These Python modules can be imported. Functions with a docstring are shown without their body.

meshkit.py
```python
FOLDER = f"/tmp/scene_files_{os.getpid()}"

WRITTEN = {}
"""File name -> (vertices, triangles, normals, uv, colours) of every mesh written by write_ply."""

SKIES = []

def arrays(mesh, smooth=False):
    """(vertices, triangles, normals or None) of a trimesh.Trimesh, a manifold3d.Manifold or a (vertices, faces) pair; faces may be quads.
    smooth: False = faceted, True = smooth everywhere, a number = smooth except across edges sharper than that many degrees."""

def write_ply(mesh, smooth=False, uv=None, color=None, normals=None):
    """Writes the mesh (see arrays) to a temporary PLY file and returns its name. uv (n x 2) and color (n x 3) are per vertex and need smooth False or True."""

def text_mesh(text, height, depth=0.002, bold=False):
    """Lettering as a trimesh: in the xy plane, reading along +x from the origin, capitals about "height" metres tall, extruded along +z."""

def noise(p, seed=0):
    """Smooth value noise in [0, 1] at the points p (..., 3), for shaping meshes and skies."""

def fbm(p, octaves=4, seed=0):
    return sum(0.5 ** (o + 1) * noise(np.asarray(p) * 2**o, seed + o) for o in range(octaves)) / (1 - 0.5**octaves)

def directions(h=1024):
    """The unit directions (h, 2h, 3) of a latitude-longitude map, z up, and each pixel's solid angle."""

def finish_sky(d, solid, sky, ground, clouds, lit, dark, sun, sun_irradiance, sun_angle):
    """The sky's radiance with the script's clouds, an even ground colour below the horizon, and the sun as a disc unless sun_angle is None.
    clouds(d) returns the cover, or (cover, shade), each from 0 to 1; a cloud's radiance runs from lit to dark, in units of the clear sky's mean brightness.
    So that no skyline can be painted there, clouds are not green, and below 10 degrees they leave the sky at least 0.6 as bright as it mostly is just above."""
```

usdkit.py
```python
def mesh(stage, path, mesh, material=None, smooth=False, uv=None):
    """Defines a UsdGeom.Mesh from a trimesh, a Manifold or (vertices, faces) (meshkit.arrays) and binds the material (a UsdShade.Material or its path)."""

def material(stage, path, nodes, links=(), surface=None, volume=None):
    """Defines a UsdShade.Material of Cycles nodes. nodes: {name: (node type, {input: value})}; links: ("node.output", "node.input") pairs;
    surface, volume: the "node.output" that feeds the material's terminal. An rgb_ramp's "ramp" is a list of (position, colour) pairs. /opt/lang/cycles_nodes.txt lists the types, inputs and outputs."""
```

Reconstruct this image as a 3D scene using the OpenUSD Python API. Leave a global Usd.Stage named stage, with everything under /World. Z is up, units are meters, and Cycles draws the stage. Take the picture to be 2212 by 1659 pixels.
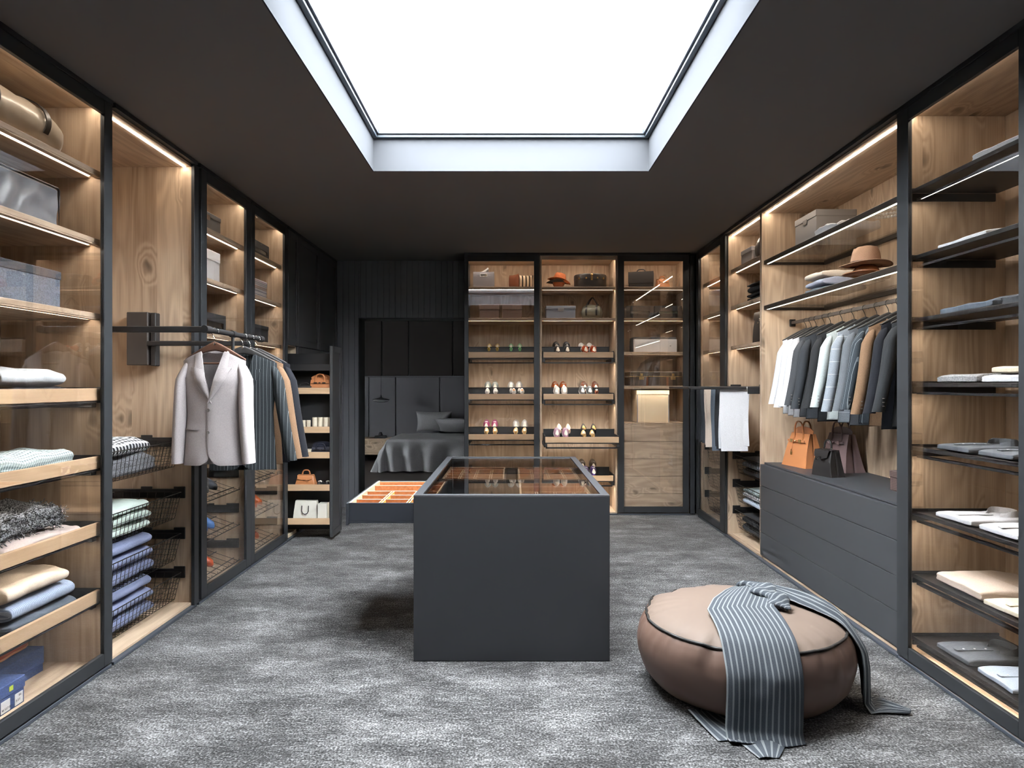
import math, random
import numpy as np
import trimesh
import meshkit, usdkit
from pxr import Usd, UsdGeom, UsdLux, UsdShade, Gf, Sdf

stage = Usd.Stage.CreateInMemory()
UsdGeom.SetStageUpAxis(stage, UsdGeom.Tokens.z)
UsdGeom.SetStageMetersPerUnit(stage, 1.0)
UsdGeom.Xform.Define(stage, '/World')
UsdGeom.Scope.Define(stage, '/World/Looks')

# ---------------------------------------------------------------- camera, sky, exposure
F, CX, CY, EYE = 1475.0, 1103.0, 830.0, 1.5      # focal length and vanishing point in pixels of the 2212 x 1659 frame
cam = UsdGeom.Camera.Define(stage, '/World/camera')
cam.CreateHorizontalApertureAttr(36.0)
cam.CreateVerticalApertureAttr(27.0)
cam.CreateFocalLengthAttr(36.0 * F / 2212.0)
cam.CreateHorizontalApertureOffsetAttr(36.0 * 3.0 / 2212.0)
cam.CreateClippingRangeAttr(Gf.Vec2f(0.05, 200.0))
cam.CreateExposureAttr(0.0)
cam.AddTranslateOp().Set(Gf.Vec3d(0, 0, EYE))
cam.AddRotateXOp().Set(90.0)

SKY = 15.5
sky = UsdLux.DomeLight.Define(stage, '/World/sky')
sky.CreateIntensityAttr(SKY)
sky.CreateColorAttr(Gf.Vec3f(0.955, 0.978, 1.0))
LED_POWER = 52.0

# ---------------------------------------------------------------- materials
def mat(name, nodes, links=(), surface='p.BSDF'):
    return usdkit.material(stage, '/World/Looks/' + name, nodes, links, surface=surface)

def srgb(r, g, b):
    f = lambda c: c / 12.92 if c <= 0.04045 else ((c + 0.055) / 1.055) ** 2.4
    return tuple(f(c / 255.0) for c in (r, g, b))

MATS = {}
def plain(name, col, rough=0.5, metallic=0.0, spec=0.5, sheen=0.0, coat=0.0):
    if name not in MATS:
        MATS[name] = mat(name, {'p': ('principled_bsdf', {'base_color': col, 'roughness': rough, 'metallic': metallic,
                         'specular_ior_level': spec, 'sheen_weight': sheen, 'coat_weight': coat})})
    return MATS[name]

def fabric(name, col, col2=None, scale=260.0, bump=0.35, rough=0.85, mix_lo=0.35, mix_hi=0.65, sheen=0.03, big=0.0):
    """A woven or knitted cloth: two tones mixed by fine noise, with a small bump."""
    if name in MATS:
        return MATS[name]
    col2 = col2 or tuple(c * 0.82 for c in col)
    nodes = {'c': ('texture_coordinate', {}), 'n': ('noise_texture', {'scale': scale, 'detail': 2.0, 'roughness': 0.6}),
             'r': ('rgb_ramp', {'ramp': [(mix_lo, col2), (mix_hi, col)]}),
             'b': ('bump', {'strength': bump, 'distance': 0.002}),
             'p': ('principled_bsdf', {'roughness': rough, 'specular_ior_level': 0.25, 'sheen_weight': sheen, 'sheen_roughness': 0.6})}
    links = [('c.object', 'n.vector'), ('n.fac', 'r.fac'), ('r.color', 'p.base_color'), ('n.fac', 'b.height'), ('b.normal', 'p.normal')]
    MATS[name] = mat(name, nodes, links)
    return MATS[name]

def striped(name, ground, line, period, width, axis='x', uv=False, extra=None, scale=260.0, noise=0.15):
    """Cloth with woven lines: stripes along one axis, or a check where extra gives a second axis."""
    if name in MATS:
        return MATS[name]
    nodes = {'c': ('texture_coordinate', {}), 's': ('separate_xyz', {}), 'n': ('noise_texture', {'scale': scale, 'detail': 2.0}),
             'g': ('rgb_ramp', {'ramp': [(0.3, tuple(x * (1 - noise) for x in ground)), (0.7, tuple(min(1, x * (1 + noise)) for x in ground))]}),
             'b': ('bump', {'strength': 0.3, 'distance': 0.002}),
             'm1': ('mix_color', {'b': line}), 'p': ('principled_bsdf', {'roughness': 0.85, 'specular_ior_level': 0.2, 'sheen_weight': 0.02})}
    links = [('c.UV' if uv else 'c.object', 's.vector'), ('c.object', 'n.vector'), ('n.fac', 'g.fac'), ('n.fac', 'b.height'), ('b.normal', 'p.normal'),
             ('g.color', 'm1.a')]
    def lines(k, ax, per, wid):
        nodes['d' + k] = ('math', {'math_type': 'divide', 'value2': per})
        nodes['f' + k] = ('math', {'math_type': 'fraction'})
        nodes['l' + k] = ('math', {'math_type': 'less_than', 'value2': wid})
        nodes['a' + k] = ('math', {'math_type': 'add', 'value2': 50.0})
        links.extend([('s.' + ax, 'd%s.value1' % k), ('d%s.value' % k, 'a%s.value1' % k), ('a%s.value' % k, 'f%s.value1' % k), ('f%s.value' % k, 'l%s.value1' % k)])
    lines('1', axis, period, width)
    if extra:
        lines('2', extra[0], extra[1], extra[2])
        nodes['mx'] = ('math', {'math_type': 'add' if len(extra) > 3 else 'maximum'})
        nodes['hf'] = ('math', {'math_type': 'multiply', 'value2': 0.5 if len(extra) > 3 else 1.0})
        links += [('l1.value', 'mx.value1'), ('l2.value', 'mx.value2'), ('mx.value', 'hf.value1'), ('hf.value', 'm1.fac')]
    else:
        links += [('l1.value', 'm1.fac')]
    links += [('m1.result', 'p.base_color')]
    MATS[name] = mat(name, nodes, links)
    return MATS[name]

def wood(name, axis, dark, light, rough=0.5, plank=0.17, knots=True, contrast=1.0):
    """Oak boards with the grain along one world axis: contour lines of a stretched noise, fibres, and knots that bend the grain."""
    lat = [a for a in 'xyz' if a != axis]
    n = {'g': ('geometry', {}), 's': ('separate_xyz', {}),
         'u': ('math', {'math_type': 'add'}),
         'pu': ('math', {'math_type': 'divide', 'value2': plank}), 'pi': ('math', {'math_type': 'floor'}),
         'wn': ('white_noise_texture', {'dimensions': '1D'}),
         'v': ('math', {'math_type': 'multiply_add', 'value2': 9.0}),
         'vs': ('math', {'math_type': 'multiply', 'value2': 0.16}),
         'p1': ('combine_xyz', {}), 'n1': ('noise_texture', {'scale': 4.6, 'detail': 2.0, 'roughness': 0.4, 'distortion': 0.15}),
         'kv': ('math', {'math_type': 'multiply', 'value2': 0.55}),
         'kp': ('combine_xyz', {}), 'kn': ('noise_texture', {'scale': 9.0, 'detail': 2.0}), 'kx': ('vector_math', {'math_type': 'multiply_add', 'vector2': (0.10, 0.10, 0.0)}), 'vo': ('voronoi_texture', {'dimensions': '2D', 'scale': 2.3, 'randomness': 1.0}),
         'km': ('map_range', {'from_min': 0.0, 'from_max': 0.22, 'to_min': 0.26 if knots else 0.0, 'to_max': 0.0, 'clamp': True, 'range_type': 'smoothstep'}),
         't': ('math', {'math_type': 'add'}), 'tm': ('math', {'math_type': 'multiply', 'value2': 60.0}), 'sn': ('math', {'math_type': 'sine'}),
         'fu': ('math', {'math_type': 'multiply', 'value2': 190.0}), 'fv': ('math', {'math_type': 'multiply', 'value2': 3.0}),
         'fp': ('combine_xyz', {}), 'fn': ('noise_texture', {'scale': 1.0, 'detail': 2.0}),
         'ma': ('math', {'math_type': 'multiply_add', 'value2': 0.125 * contrast, 'value3': 0.24}),
         'mb': ('math', {'math_type': 'multiply_add', 'value2': 0.50 * contrast}),
         'mc': ('math', {'math_type': 'multiply_add', 'value2': 0.22 * contrast}),
         'lo': ('noise_texture', {'scale': 2.0, 'detail': 1.0}),
         'md': ('math', {'math_type': 'multiply_add', 'value2': 0.3 * contrast}),
         'r': ('rgb_ramp', {'ramp': [(0.2, dark), (0.62, tuple(0.42 * a + 0.58 * b for a, b in zip(dark, light))), (1.0, light)]}),
         'kd': ('map_range', {'from_min': 0.006, 'from_max': 0.085, 'to_min': 0.42 if knots else 1.0, 'to_max': 1.0, 'clamp': True, 'range_type': 'smoothstep'}),
         'kc': ('mix_color', {'blend_type': 'multiply', 'fac': 1.0}), 'kk': ('combine_color', {}),
         'p': ('principled_bsdf', {'roughness': rough, 'specular_ior_level': 0.3})}
    l = [('g.position', 's.vector'), ('s.' + lat[0], 'u.value1'), ('s.' + lat[1], 'u.value2'),
         ('u.value', 'pu.value1'), ('pu.value', 'pi.value1'), ('pi.value', 'wn.w'),
         ('wn.value', 'v.value1'), ('s.' + axis, 'v.value3'), ('v.value', 'vs.value1'),
         ('u.value', 'p1.x'), ('vs.value', 'p1.y'), ('wn.value', 'p1.z'), ('p1.vector', 'n1.vector'),
         ('v.value', 'kv.value1'), ('u.value', 'kp.x'), ('kv.value', 'kp.y'), ('kp.vector', 'kn.vector'), ('kn.color', 'kx.vector1'), ('kp.vector', 'kx.vector3'), ('kx.vector', 'vo.vector'), ('vo.distance', 'km.value'),
         ('n1.fac', 't.value1'), ('km.result', 't.value2'), ('t.value', 'tm.value1'), ('tm.value', 'sn.value1'),
         ('u.value', 'fu.value1'), ('v.value', 'fv.value1'), ('fu.value', 'fp.x'), ('fv.value', 'fp.y'), ('fp.vector', 'fn.vector'),
         ('sn.value', 'ma.value1'), ('fn.fac', 'mb.value1'), ('ma.value', 'mb.value3'), ('wn.value', 'mc.value1'), ('mb.value', 'mc.value3'),
         ('p1.vector', 'lo.vector'), ('lo.fac', 'md.value1'), ('mc.value', 'md.value3'), ('md.value', 'r.fac'), ('vo.distance', 'kd.value'),
         ('kd.result', 'kk.r'), ('kd.result', 'kk.g'), ('kd.result', 'kk.b'), ('r.color', 'kc.a'), ('kk.color', 'kc.b'), ('kc.result', 'p.base_color')]
    return mat(name, n, l)

OAK_D, OAK_L = (0.23, 0.140, 0.086), (0.63, 0.485, 0.352)
WOODZ, WOODY, WOODX = (wood('oak_grain_' + a, a, OAK_D, OAK_L) for a in 'zyx')
BLOND_D, BLOND_L = (0.43, 0.275, 0.160), (0.64, 0.45, 0.29)
BLONDY, BLONDX = (wood('blond_ash_' + a, a, BLOND_D, BLOND_L, plank=0.5, knots=False, contrast=0.8) for a in 'yx')
FRAME = plain('anthracite_frame', srgb(46, 48, 51), 0.45, spec=0.35)
LACQ = plain('anthracite_lacquer', srgb(60, 61.5, 65), 0.45, spec=0.4)
BLACK = plain('black_metal', srgb(34, 34, 36), 0.45)
PLINTH = plain('plinth_blue_grey', srgb(66, 71, 80), 0.5)
CEIL = plain('ceiling_paint', srgb(106, 103, 101), 0.9, spec=0.2)
WALLP = plain('dark_wall_paint', srgb(106, 108, 113), 0.7, spec=0.25)
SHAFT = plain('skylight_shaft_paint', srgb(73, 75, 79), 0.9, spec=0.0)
SKYFR = plain('skylight_frame_paint', srgb(70, 78, 88), 0.5)
BRASS = plain('brass', (0.75, 0.52, 0.22), 0.25, 1.0)
CHROME = plain('chrome', (0.8, 0.8, 0.82), 0.15, 1.0)
WHITE = plain('white_card', srgb(225, 224, 226), 0.6)
LED = mat('led_strip_glow', {'e': ('emission', {'color': (1.0, 0.87, 0.71), 'strength': LED_POWER})}, surface='e.emission')

LEDB = mat('led_strip_glow_back', {'e': ('emission', {'color': (1.0, 0.88, 0.73), 'strength': LED_POWER * 1.45})}, surface='e.emission')

LED_ADDED = mat('added_tray_strip_glow', {'e': ('emission', {'color': (1.0, 0.88, 0.73), 'strength': LED_POWER * 0.5})}, surface='e.emission')  # glow of the strips added under the left wardrobe trays

def glass_mat(name, tint, rough=0.0, f0=0.04):
    """See-through sheet glass: it reflects more at a slant (Schlick), and sunlight passes."""
    return mat(name, {'t': ('transparent_bsdf', {'color': tint}), 'g': ('glossy_bsdf', {'color': (1, 1, 1), 'roughness': rough, 'distribution': 'ggx'}),
                      'w': ('layer_weight', {'blend': 0.5}), 'k': ('math', {'math_type': 'power', 'value2': 5.0}),
                      'f': ('math', {'math_type': 'multiply_add', 'value2': 0.9, 'value3': f0}), 'm': ('mix_closure', {})},
               [('w.facing', 'k.value1'), ('k.value', 'f.value1'), ('f.value', 'm.fac'), ('t.BSDF', 'm.closure1'), ('g.BSDF', 'm.closure2')], surface='m.closure')
GLASS = glass_mat('door_glass', (0.985, 0.985, 0.985), f0=0.09)
SMOKE = glass_mat('smoked_glass', (0.84, 0.82, 0.80), f0=0.05)
SHELFGL = glass_mat('shelf_glass', (0.95, 0.95, 0.94), f0=0.03)
CLEAR = glass_mat('skylight_glass', (0.98, 0.99, 0.99))

CARPET = mat('carpet_pile', {
    'g': ('geometry', {}), 'mp': ('mapping', {'scale': (1.0, 1.9, 1.0)}),
    'n1': ('noise_texture', {'scale': 2.4, 'detail': 6.0, 'roughness': 0.68}),
    'n2': ('noise_texture', {'scale': 105.0, 'detail': 1.0, 'roughness': 0.6}),
    'mp3': ('mapping', {'scale': (1.0, 3.5, 1.0)}), 'n3': ('noise_texture', {'scale': 14.0, 'detail': 3.0, 'roughness': 0.6}),
    'a': ('math', {'math_type': 'multiply_add', 'value2': 0.95}), 'a3': ('math', {'math_type': 'multiply_add', 'value2': 0.55}),
    'b': ('math', {'math_type': 'multiply', 'value2': 1.25}),
    'sc': ('map_range', {'from_min': 0.97, 'from_max': 1.80, 'clamp': True}),
    'r': ('rgb_ramp', {'ramp': [(0.10, (0.013, 0.013, 0.014)), (0.40, (0.048, 0.048, 0.050)), (0.62, (0.128, 0.129, 0.132)), (0.95, (0.320, 0.323, 0.334))]}),
    'bm': ('bump', {'strength': 0.8, 'distance': 0.008}),
    'p': ('principled_bsdf', {'roughness': 0.95, 'specular_ior_level': 0.08, 'sheen_weight': 0.15})},
    [('g.position', 'mp.vector'), ('mp.vector', 'n1.vector'), ('g.position', 'n2.vector'), ('g.position', 'mp3.vector'), ('mp3.vector', 'n3.vector'), ('n2.fac', 'b.value1'),
     ('n1.fac', 'a.value1'), ('b.value', 'a.value3'), ('n3.fac', 'a3.value1'), ('a.value', 'a3.value3'), ('a3.value', 'sc.value'),
     ('sc.result', 'r.fac'), ('r.color', 'p.base_color'), ('n2.fac', 'bm.height'), ('bm.normal', 'p.normal')])

# ---------------------------------------------------------------- scene tree helpers
USED = {}
def numbered(parent, name):
    k = USED.get((parent, name), -1) + 1
    USED[(parent, name)] = k
    return name if k == 0 else '%s_%03d' % (name, k)

class Node:
    """A thing, a part or a sub-part: its path and the world point that its meshes are measured from."""
    def __init__(self, path, loc):
        self.path, self.loc = path, np.asarray(loc, float)

def tag(prim, label=None, cat=None, group=None, kind=None):
    for k, v in (('label', label), ('category', cat), ('group', group), ('kind', kind)):
        if v:
            prim.SetCustomDataByKey(k, v)

def thing(name, label, cat, loc=(0, 0, 0), rz=0.0, group=None, kind=None, rx=0.0, local=False):
    """An Xform at the thing's base. Parts are given in world coordinates, or about the base where local is True."""
    x = UsdGeom.Xform.Define(stage, '/World/' + numbered('/World', name))
    x.AddTranslateOp().Set(Gf.Vec3d(*map(float, loc)))
    if rz:
        x.AddRotateZOp().Set(float(rz))
    if rx:
        x.AddRotateXOp().Set(float(rx))
    tag(x.GetPrim(), label, cat, group, kind)
    return Node(str(x.GetPath()), (0, 0, 0) if local else loc)

def part(parent, name, mesh, m, smooth=30, label=None, uv=None, kind=None):
    v, f, _ = meshkit.arrays(mesh)
    path = parent.path + '/' + numbered(parent.path, name)
    p = usdkit.mesh(stage, path, (v - parent.loc, f), m, smooth=smooth, uv=uv)
    tag(p.GetPrim(), label, kind=kind)
    return Node(path, parent.loc)

def solo(name, mesh, m, label=None, cat=None, group=None, kind=None, smooth=30, uv=None):
    """A thing (or a piece of the setting) that is one mesh; its origin is moved to the middle of its base."""
    v, f, _ = meshkit.arrays(mesh)
    c = np.array([(v[:, 0].min() + v[:, 0].max()) / 2, (v[:, 1].min() + v[:, 1].max()) / 2, v[:, 2].min()])
    path = '/World/' + numbered('/World', name)
    p = usdkit.mesh(stage, path, (v - c, f), m, smooth=smooth, uv=uv)
    p.AddTranslateOp().Set(Gf.Vec3d(*map(float, c)))
    tag(p.GetPrim(), label, cat, group, kind)
    return Node(path, c)

def copy_of(src, name, label, loc, rz=0.0):
    """Another of the same thing, with all its parts."""
    prim = stage.GetPrimAtPath(src.path)
    x = UsdGeom.Xform.Define(stage, '/World/' + numbered('/World', name))
    x.GetPrim().GetReferences().AddInternalReference(src.path)
    x.GetPrim().SetInstanceable(True)
    x.ClearXformOpOrder()
    x.AddTranslateOp().Set(Gf.Vec3d(*map(float, loc)))
    if rz:
        x.AddRotateZOp().Set(float(rz))
    d = prim.GetCustomData()
    tag(x.GetPrim(), label, d.get('category'), d.get('group'))
    return Node(str(x.GetPath()), loc)

# ---------------------------------------------------------------- shapes
_S = np.array([(sx, sy, sz) for sx in (-1, 1) for sy in (-1, 1) for sz in (-1, 1)], float)
def _chamfered(h, b):
    v = []
    for s in _S:
        for k in range(3):
            q = h - b
            p = s * q
            p[k] = s[k] * h[k]
            v.append(p)
    return np.array(v)
_TOPO = None
def box(x0, x1, y0, y1, z0, z1, b=0.0015):
    global _TOPO
    lo, hi = np.minimum((x0, y0, z0), (x1, y1, z1)).astype(float), np.maximum((x0, y0, z0), (x1, y1, z1)).astype(float)
    c, h = (lo + hi) / 2, (hi - lo) / 2
    if b <= 0:
        m = trimesh.creation.box(hi - lo)
        m.apply_translation(c)
        return np.array(m.vertices), np.array(m.faces)
    if _TOPO is None:
        pts = _chamfered(np.array([1.0, 1.1, 1.2]), 0.3)
        hull = trimesh.convex.convex_hull(pts)
        idx = np.array([np.argmin(((pts - v) ** 2).sum(1)) for v in hull.vertices])
        _TOPO = idx[np.array(hull.faces)]
    return _chamfered(h, min(b, h.min() * 0.45)) + c, _TOPO.copy()

def cat(*ms):
    """Several (vertices, faces) as one."""
    V, Fc, n = [], [], 0
    for m in ms:
        v, f, _ = meshkit.arrays(m)
        V.append(v); Fc.append(np.asarray(f) + n); n += len(v)
    return np.vstack(V), np.vstack(Fc)

def move(m, d=(0, 0, 0), rz=0.0, rx=0.0, ry=0.0, s=1.0):
    v, f, _ = meshkit.arrays(m)
    v = v * s
    for a, ax in ((rx, 0), (ry, 1), (rz, 2)):
        if a:
            c, n = math.cos(math.radians(a)), math.sin(math.radians(a))
            i, j = [(1, 2), (2, 0), (0, 1)][ax]
            vi, vj = v[:, i].copy(), v[:, j].copy()
            v[:, i], v[:, j] = c * vi - n * vj, n * vi + c * vj
    return v + np.asarray(d, float), f

def loft(rings, caps=True, closed=True):
    """Closed rings of the same number of points joined in order."""
    R = np.asarray(rings, float)
    k, n = R.shape[:2]
    i, j = np.meshgrid(np.arange(k - 1), np.arange(n if closed else n - 1), indexing='ij')
    a, b = i * n + j, i * n + (j + 1) % n
    f = np.concatenate([np.stack([a, b, b + n], -1).reshape(-1, 3), np.stack([a, b + n, a + n], -1).reshape(-1, 3)])
    v = R.reshape(-1, 3)
    if caps:
        v = np.vstack([v, R[0].mean(0), R[-1].mean(0)])
        m = np.arange(n)
        f = np.vstack([f, np.stack([np.full(n, k * n), (m + 1) % n, m], 1), np.stack([np.full(n, k * n + 1), (k - 1) * n + m, (k - 1) * n + (m + 1) % n], 1)])
    return v, f

def tube(pts, r, sides=8, caps=True):
    p = np.asarray(pts, float)
    t = np.gradient(p, axis=0)
    t /= np.linalg.norm(t, axis=1, keepdims=True) + 1e-12
    ref = np.array([0, 0, 1.0]) if abs(t[:, 2]).mean() < 0.8 else np.array([1.0, 0.2, 0])
    a = np.cross(t, ref); a /= np.linalg.norm(a, axis=1, keepdims=True) + 1e-12
    b = np.cross(t, a)
    ang = np.arange(sides) * 2 * np.pi / sides + np.pi / sides
    r = np.broadcast_to(np.asarray(r, float), (len(p),))
    return loft(p[:, None] + r[:, None, None] * (np.cos(ang)[None, :, None] * a[:, None] + np.sin(ang)[None, :, None] * b[:, None]), caps)

def lathe(prof, n=40, c=(0, 0, 0), caps=True):
    a = np.arange(n) * 2 * np.pi / n
    P = np.asarray(prof, float)
    return loft(np.stack([np.outer(P[:, 0], np.cos(a)) + c[0], np.outer(P[:, 0], np.sin(a)) + c[1], np.outer(P[:, 1], np.ones(n)) + c[2]], -1), caps)

def sheet(G, t=0.003):
    """A grid of points (n, m, 3) as cloth with thickness."""
    G = np.asarray(G, float)
    n, m = G.shape[:2]
    N = np.cross(np.gradient(G, axis=0), np.gradient(G, axis=1))
    N /= np.linalg.norm(N, axis=2, keepdims=True) + 1e-12
    A, B = G + N * t / 2, G - N * t / 2
    i, j = np.meshgrid(np.arange(n - 1), np.arange(m - 1), indexing='ij')
    q = np.stack([i * m + j, (i + 1) * m + j, (i + 1) * m + j + 1, i * m + j + 1], -1).reshape(-1, 4)
    rim = np.concatenate([np.arange(m), np.arange(1, n) * m + m - 1, (n - 1) * m + np.arange(m - 2, -1, -1), np.arange(n - 2, 0, -1) * m])
    k = n * m
    e = np.stack([rim, np.roll(rim, -1), np.roll(rim, -1) + k, rim + k], 1)
    quads = np.vstack([q, q[:, ::-1] + k, e])
    return np.vstack([A.reshape(-1, 3), B.reshape(-1, 3)]), np.vstack([quads[:, [0, 1, 2]], quads[:, [0, 2, 3]]])

def lerp(a, b, t):
    return a + (b - a) * t

def X_at(px, d): return (px - CX) * d / F
def Z_at(py, d): return EYE - (py - CY) * d / F
# ---------------------------------------------------------------- the room
XD, XC, DB, YB = 2.11, 2.14, 7.80, 8.30        # door plane, carcass front, back wardrobe's door plane, back wall
H = 3.0
solo('floor', box(-2.78, 2.78, -2.2, 8.62, -0.06, 0.0, 0), CARPET, 'mottled grey deep-pile carpet over the whole dressing room floor', kind='structure')
SX0, SX1, SY0, SY1, SZ = -0.966, 0.972, 2.62, 4.81, 3.228
solo('ceiling', cat(box(-2.78, SX0 - 0.008, -2.2, 8.62, H, H + 0.05, 0), box(SX1 + 0.008, 2.78, -2.2, 8.62, H, H + 0.05, 0),
                    box(SX0 - 0.008, SX1 + 0.008, -2.2, SY0 - 0.008, H, H + 0.05, 0), box(SX0 - 0.008, SX1 + 0.008, SY1 + 0.008, 8.62, H, H + 0.05, 0)), CEIL,
     'matt dark grey ceiling with a rectangular skylight opening', kind='structure')
g = 0.03
sk = thing('window_1', 'rectangular roof skylight with white shaft and slim grey frame', 'skylight', ((SX0 + SX1) / 2, (SY0 + SY1) / 2, H), kind='structure')
for a in ((SX0 - 0.0078, SX0, SY0 - 0.0078, SY1 + 0.0078), (SX1, SX1 + 0.0078, SY0 - 0.0078, SY1 + 0.0078), (SX0, SX1, SY1, SY1 + 0.0078), (SX0, SX1, SY0 - 0.0078, SY0)):
    part(sk, 'shaft_panel', box(*a, H, SZ + 0.06, 0), SHAFT)
def ring_yz(x0, x1, y0, y1, z0, z1, w):
    return cat(box(x0, x1, y0, y0 + w, z0, z1), box(x0, x1, y1 - w, y1, z0, z1), box(x0, x1, y0 + w, y1 - w, z0, z0 + w), box(x0, x1, y0 + w, y1 - w, z1 - w, z1))
def ring(x0, x1, y0, y1, w, z0, z1, b=0.002):
    return cat(box(x0, x0 + w, y0, y1, z0, z1, b), box(x1 - w, x1, y0, y1, z0, z1, b), box(x0 + w, x1 - w, y0, y0 + w, z0, z1, b), box(x0 + w, x1 - w, y1 - w, y1, z0, z1, b))
part(sk, 'window_frame', ring(SX0, SX1, SY0, SY1, 0.030, SZ, SZ + 0.05), SKYFR)
part(sk, 'window_frame', ring(SX0 + 0.03, SX1 - 0.03, SY0 + 0.03, SY1 - 0.03, 0.014, SZ + 0.02, SZ + 0.06), SKYFR)
part(sk, 'pane', box(SX0 + 0.02, SX1 - 0.02, SY0 + 0.02, SY1 - 0.02, SZ + 0.045, SZ + 0.053, 0), CLEAR)
# roof above the ceiling keeps daylight to the skylight only
solo('wall_left', box(-2.84, -2.78, -2.2, 8.62, 0, H, 0), WALLP, kind='structure', label='wall behind the left-hand wardrobes')
solo('wall_right', box(2.78, 2.84, -2.2, 8.62, 0, H, 0), WALLP, kind='structure', label='wall behind the right-hand wardrobes')
solo('wall_rear', box(-2.84, 2.84, -2.26, -2.2, 0, H, 0), WALLP, kind='structure', label='dark wall behind the camera')
# back wall: boarded dark panelling around the bedroom doorway
DX0, DX1, DZ = -1.85, -0.50, 2.305
wb = thing('wall_back', 'dark vertically boarded wall around the bedroom doorway', 'wall', ((DX0 + DX1) / 2, YB + 0.15, 0), kind='structure')
part(wb, 'wall_core', cat(box(-2.78, DX0, YB + 0.012, 8.60, 0, H, 0), box(DX0, DX1, YB + 0.012, 8.60, DZ, H, 0)), WALLP)
part(wb, 'wall_core', box(DX1, 2.78, 8.45, 8.60, 0, H, 0), WALLP)
pw = 0.0705
for i in range(23):
    x0 = -2.11 + i * pw
    x1 = x0 + pw
    if x0 >= DX1: break
    z0 = 0.0
    if x1 > DX0:
        if x0 < DX0 - 0.005:
            part(wb, 'plank', box(x0 + 0.003, DX0, YB, YB + 0.012, 0, H, 0.0025), WALLP); x0 = DX0
        z0 = DZ
    part(wb, 'plank', box(x0 + 0.003, min(x1, DX1), YB, YB + 0.012, z0, H, 0.0025), WALLP)
part(wb, 'door_lining', cat(box(DX0, DX0 + 0.012, YB - 0.004, 8.61, 0, DZ, 0.001), box(DX0 + 0.012, DX1, YB - 0.004, 8.61, DZ - 0.012, DZ, 0.001)), FRAME)
# nib panels beside the camera, where the wardrobes end
solo('wall_left_nib', box(-2.775, -XD, -2.195, 2.62, 0, H - 0.001, 0.002), WALLP, kind='structure', label='dark boxed-in wall left of the camera')
solo('wall_right_nib', box(XD, 2.775, -2.195, 2.73, 0, H - 0.001, 0.002), WALLP, kind='structure', label='dark boxed-in wall right of the camera')
# bedroom beyond
solo('floor_bedroom', box(-4.6, 1.2, 8.621, 13.7, -0.06, 0.0, 0), plain('dark_bedroom_floor', srgb(62, 56, 52), 0.5), kind='structure', label='dark timber floor of the bedroom')
solo('ceiling_bedroom', box(-4.6, 1.2, 8.621, 13.7, H, H + 0.05, 0), CEIL, kind='structure', label='dark ceiling of the bedroom')
solo('wall_bedroom_left', cat(box(-4.66, -4.6, 8.621, 10.4, 0, H, 0), box(-4.66, -4.6, 11.3, 13.7, 0, H, 0), box(-4.66, -4.6, 10.4, 11.3, 0, 1.0, 0), box(-4.66, -4.6, 10.4, 11.3, 1.8, H, 0)), WALLP, kind='structure', label='left wall of the bedroom with an opening added for daylight')
w2 = thing('window_2', 'unseen window added in the left bedroom wall to light the bedroom', 'window', (-4.63, 10.85, 1.0), kind='structure')  # added out of view to bring daylight onto the bed
part(w2, 'window_frame', ring_yz(-4.65, -4.61, 10.4, 11.3, 1.0, 1.8, 0.05), SKYFR)
part(w2, 'pane', box(-4.634, -4.628, 10.44, 11.26, 1.04, 1.76, 0), CLEAR)
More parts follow.
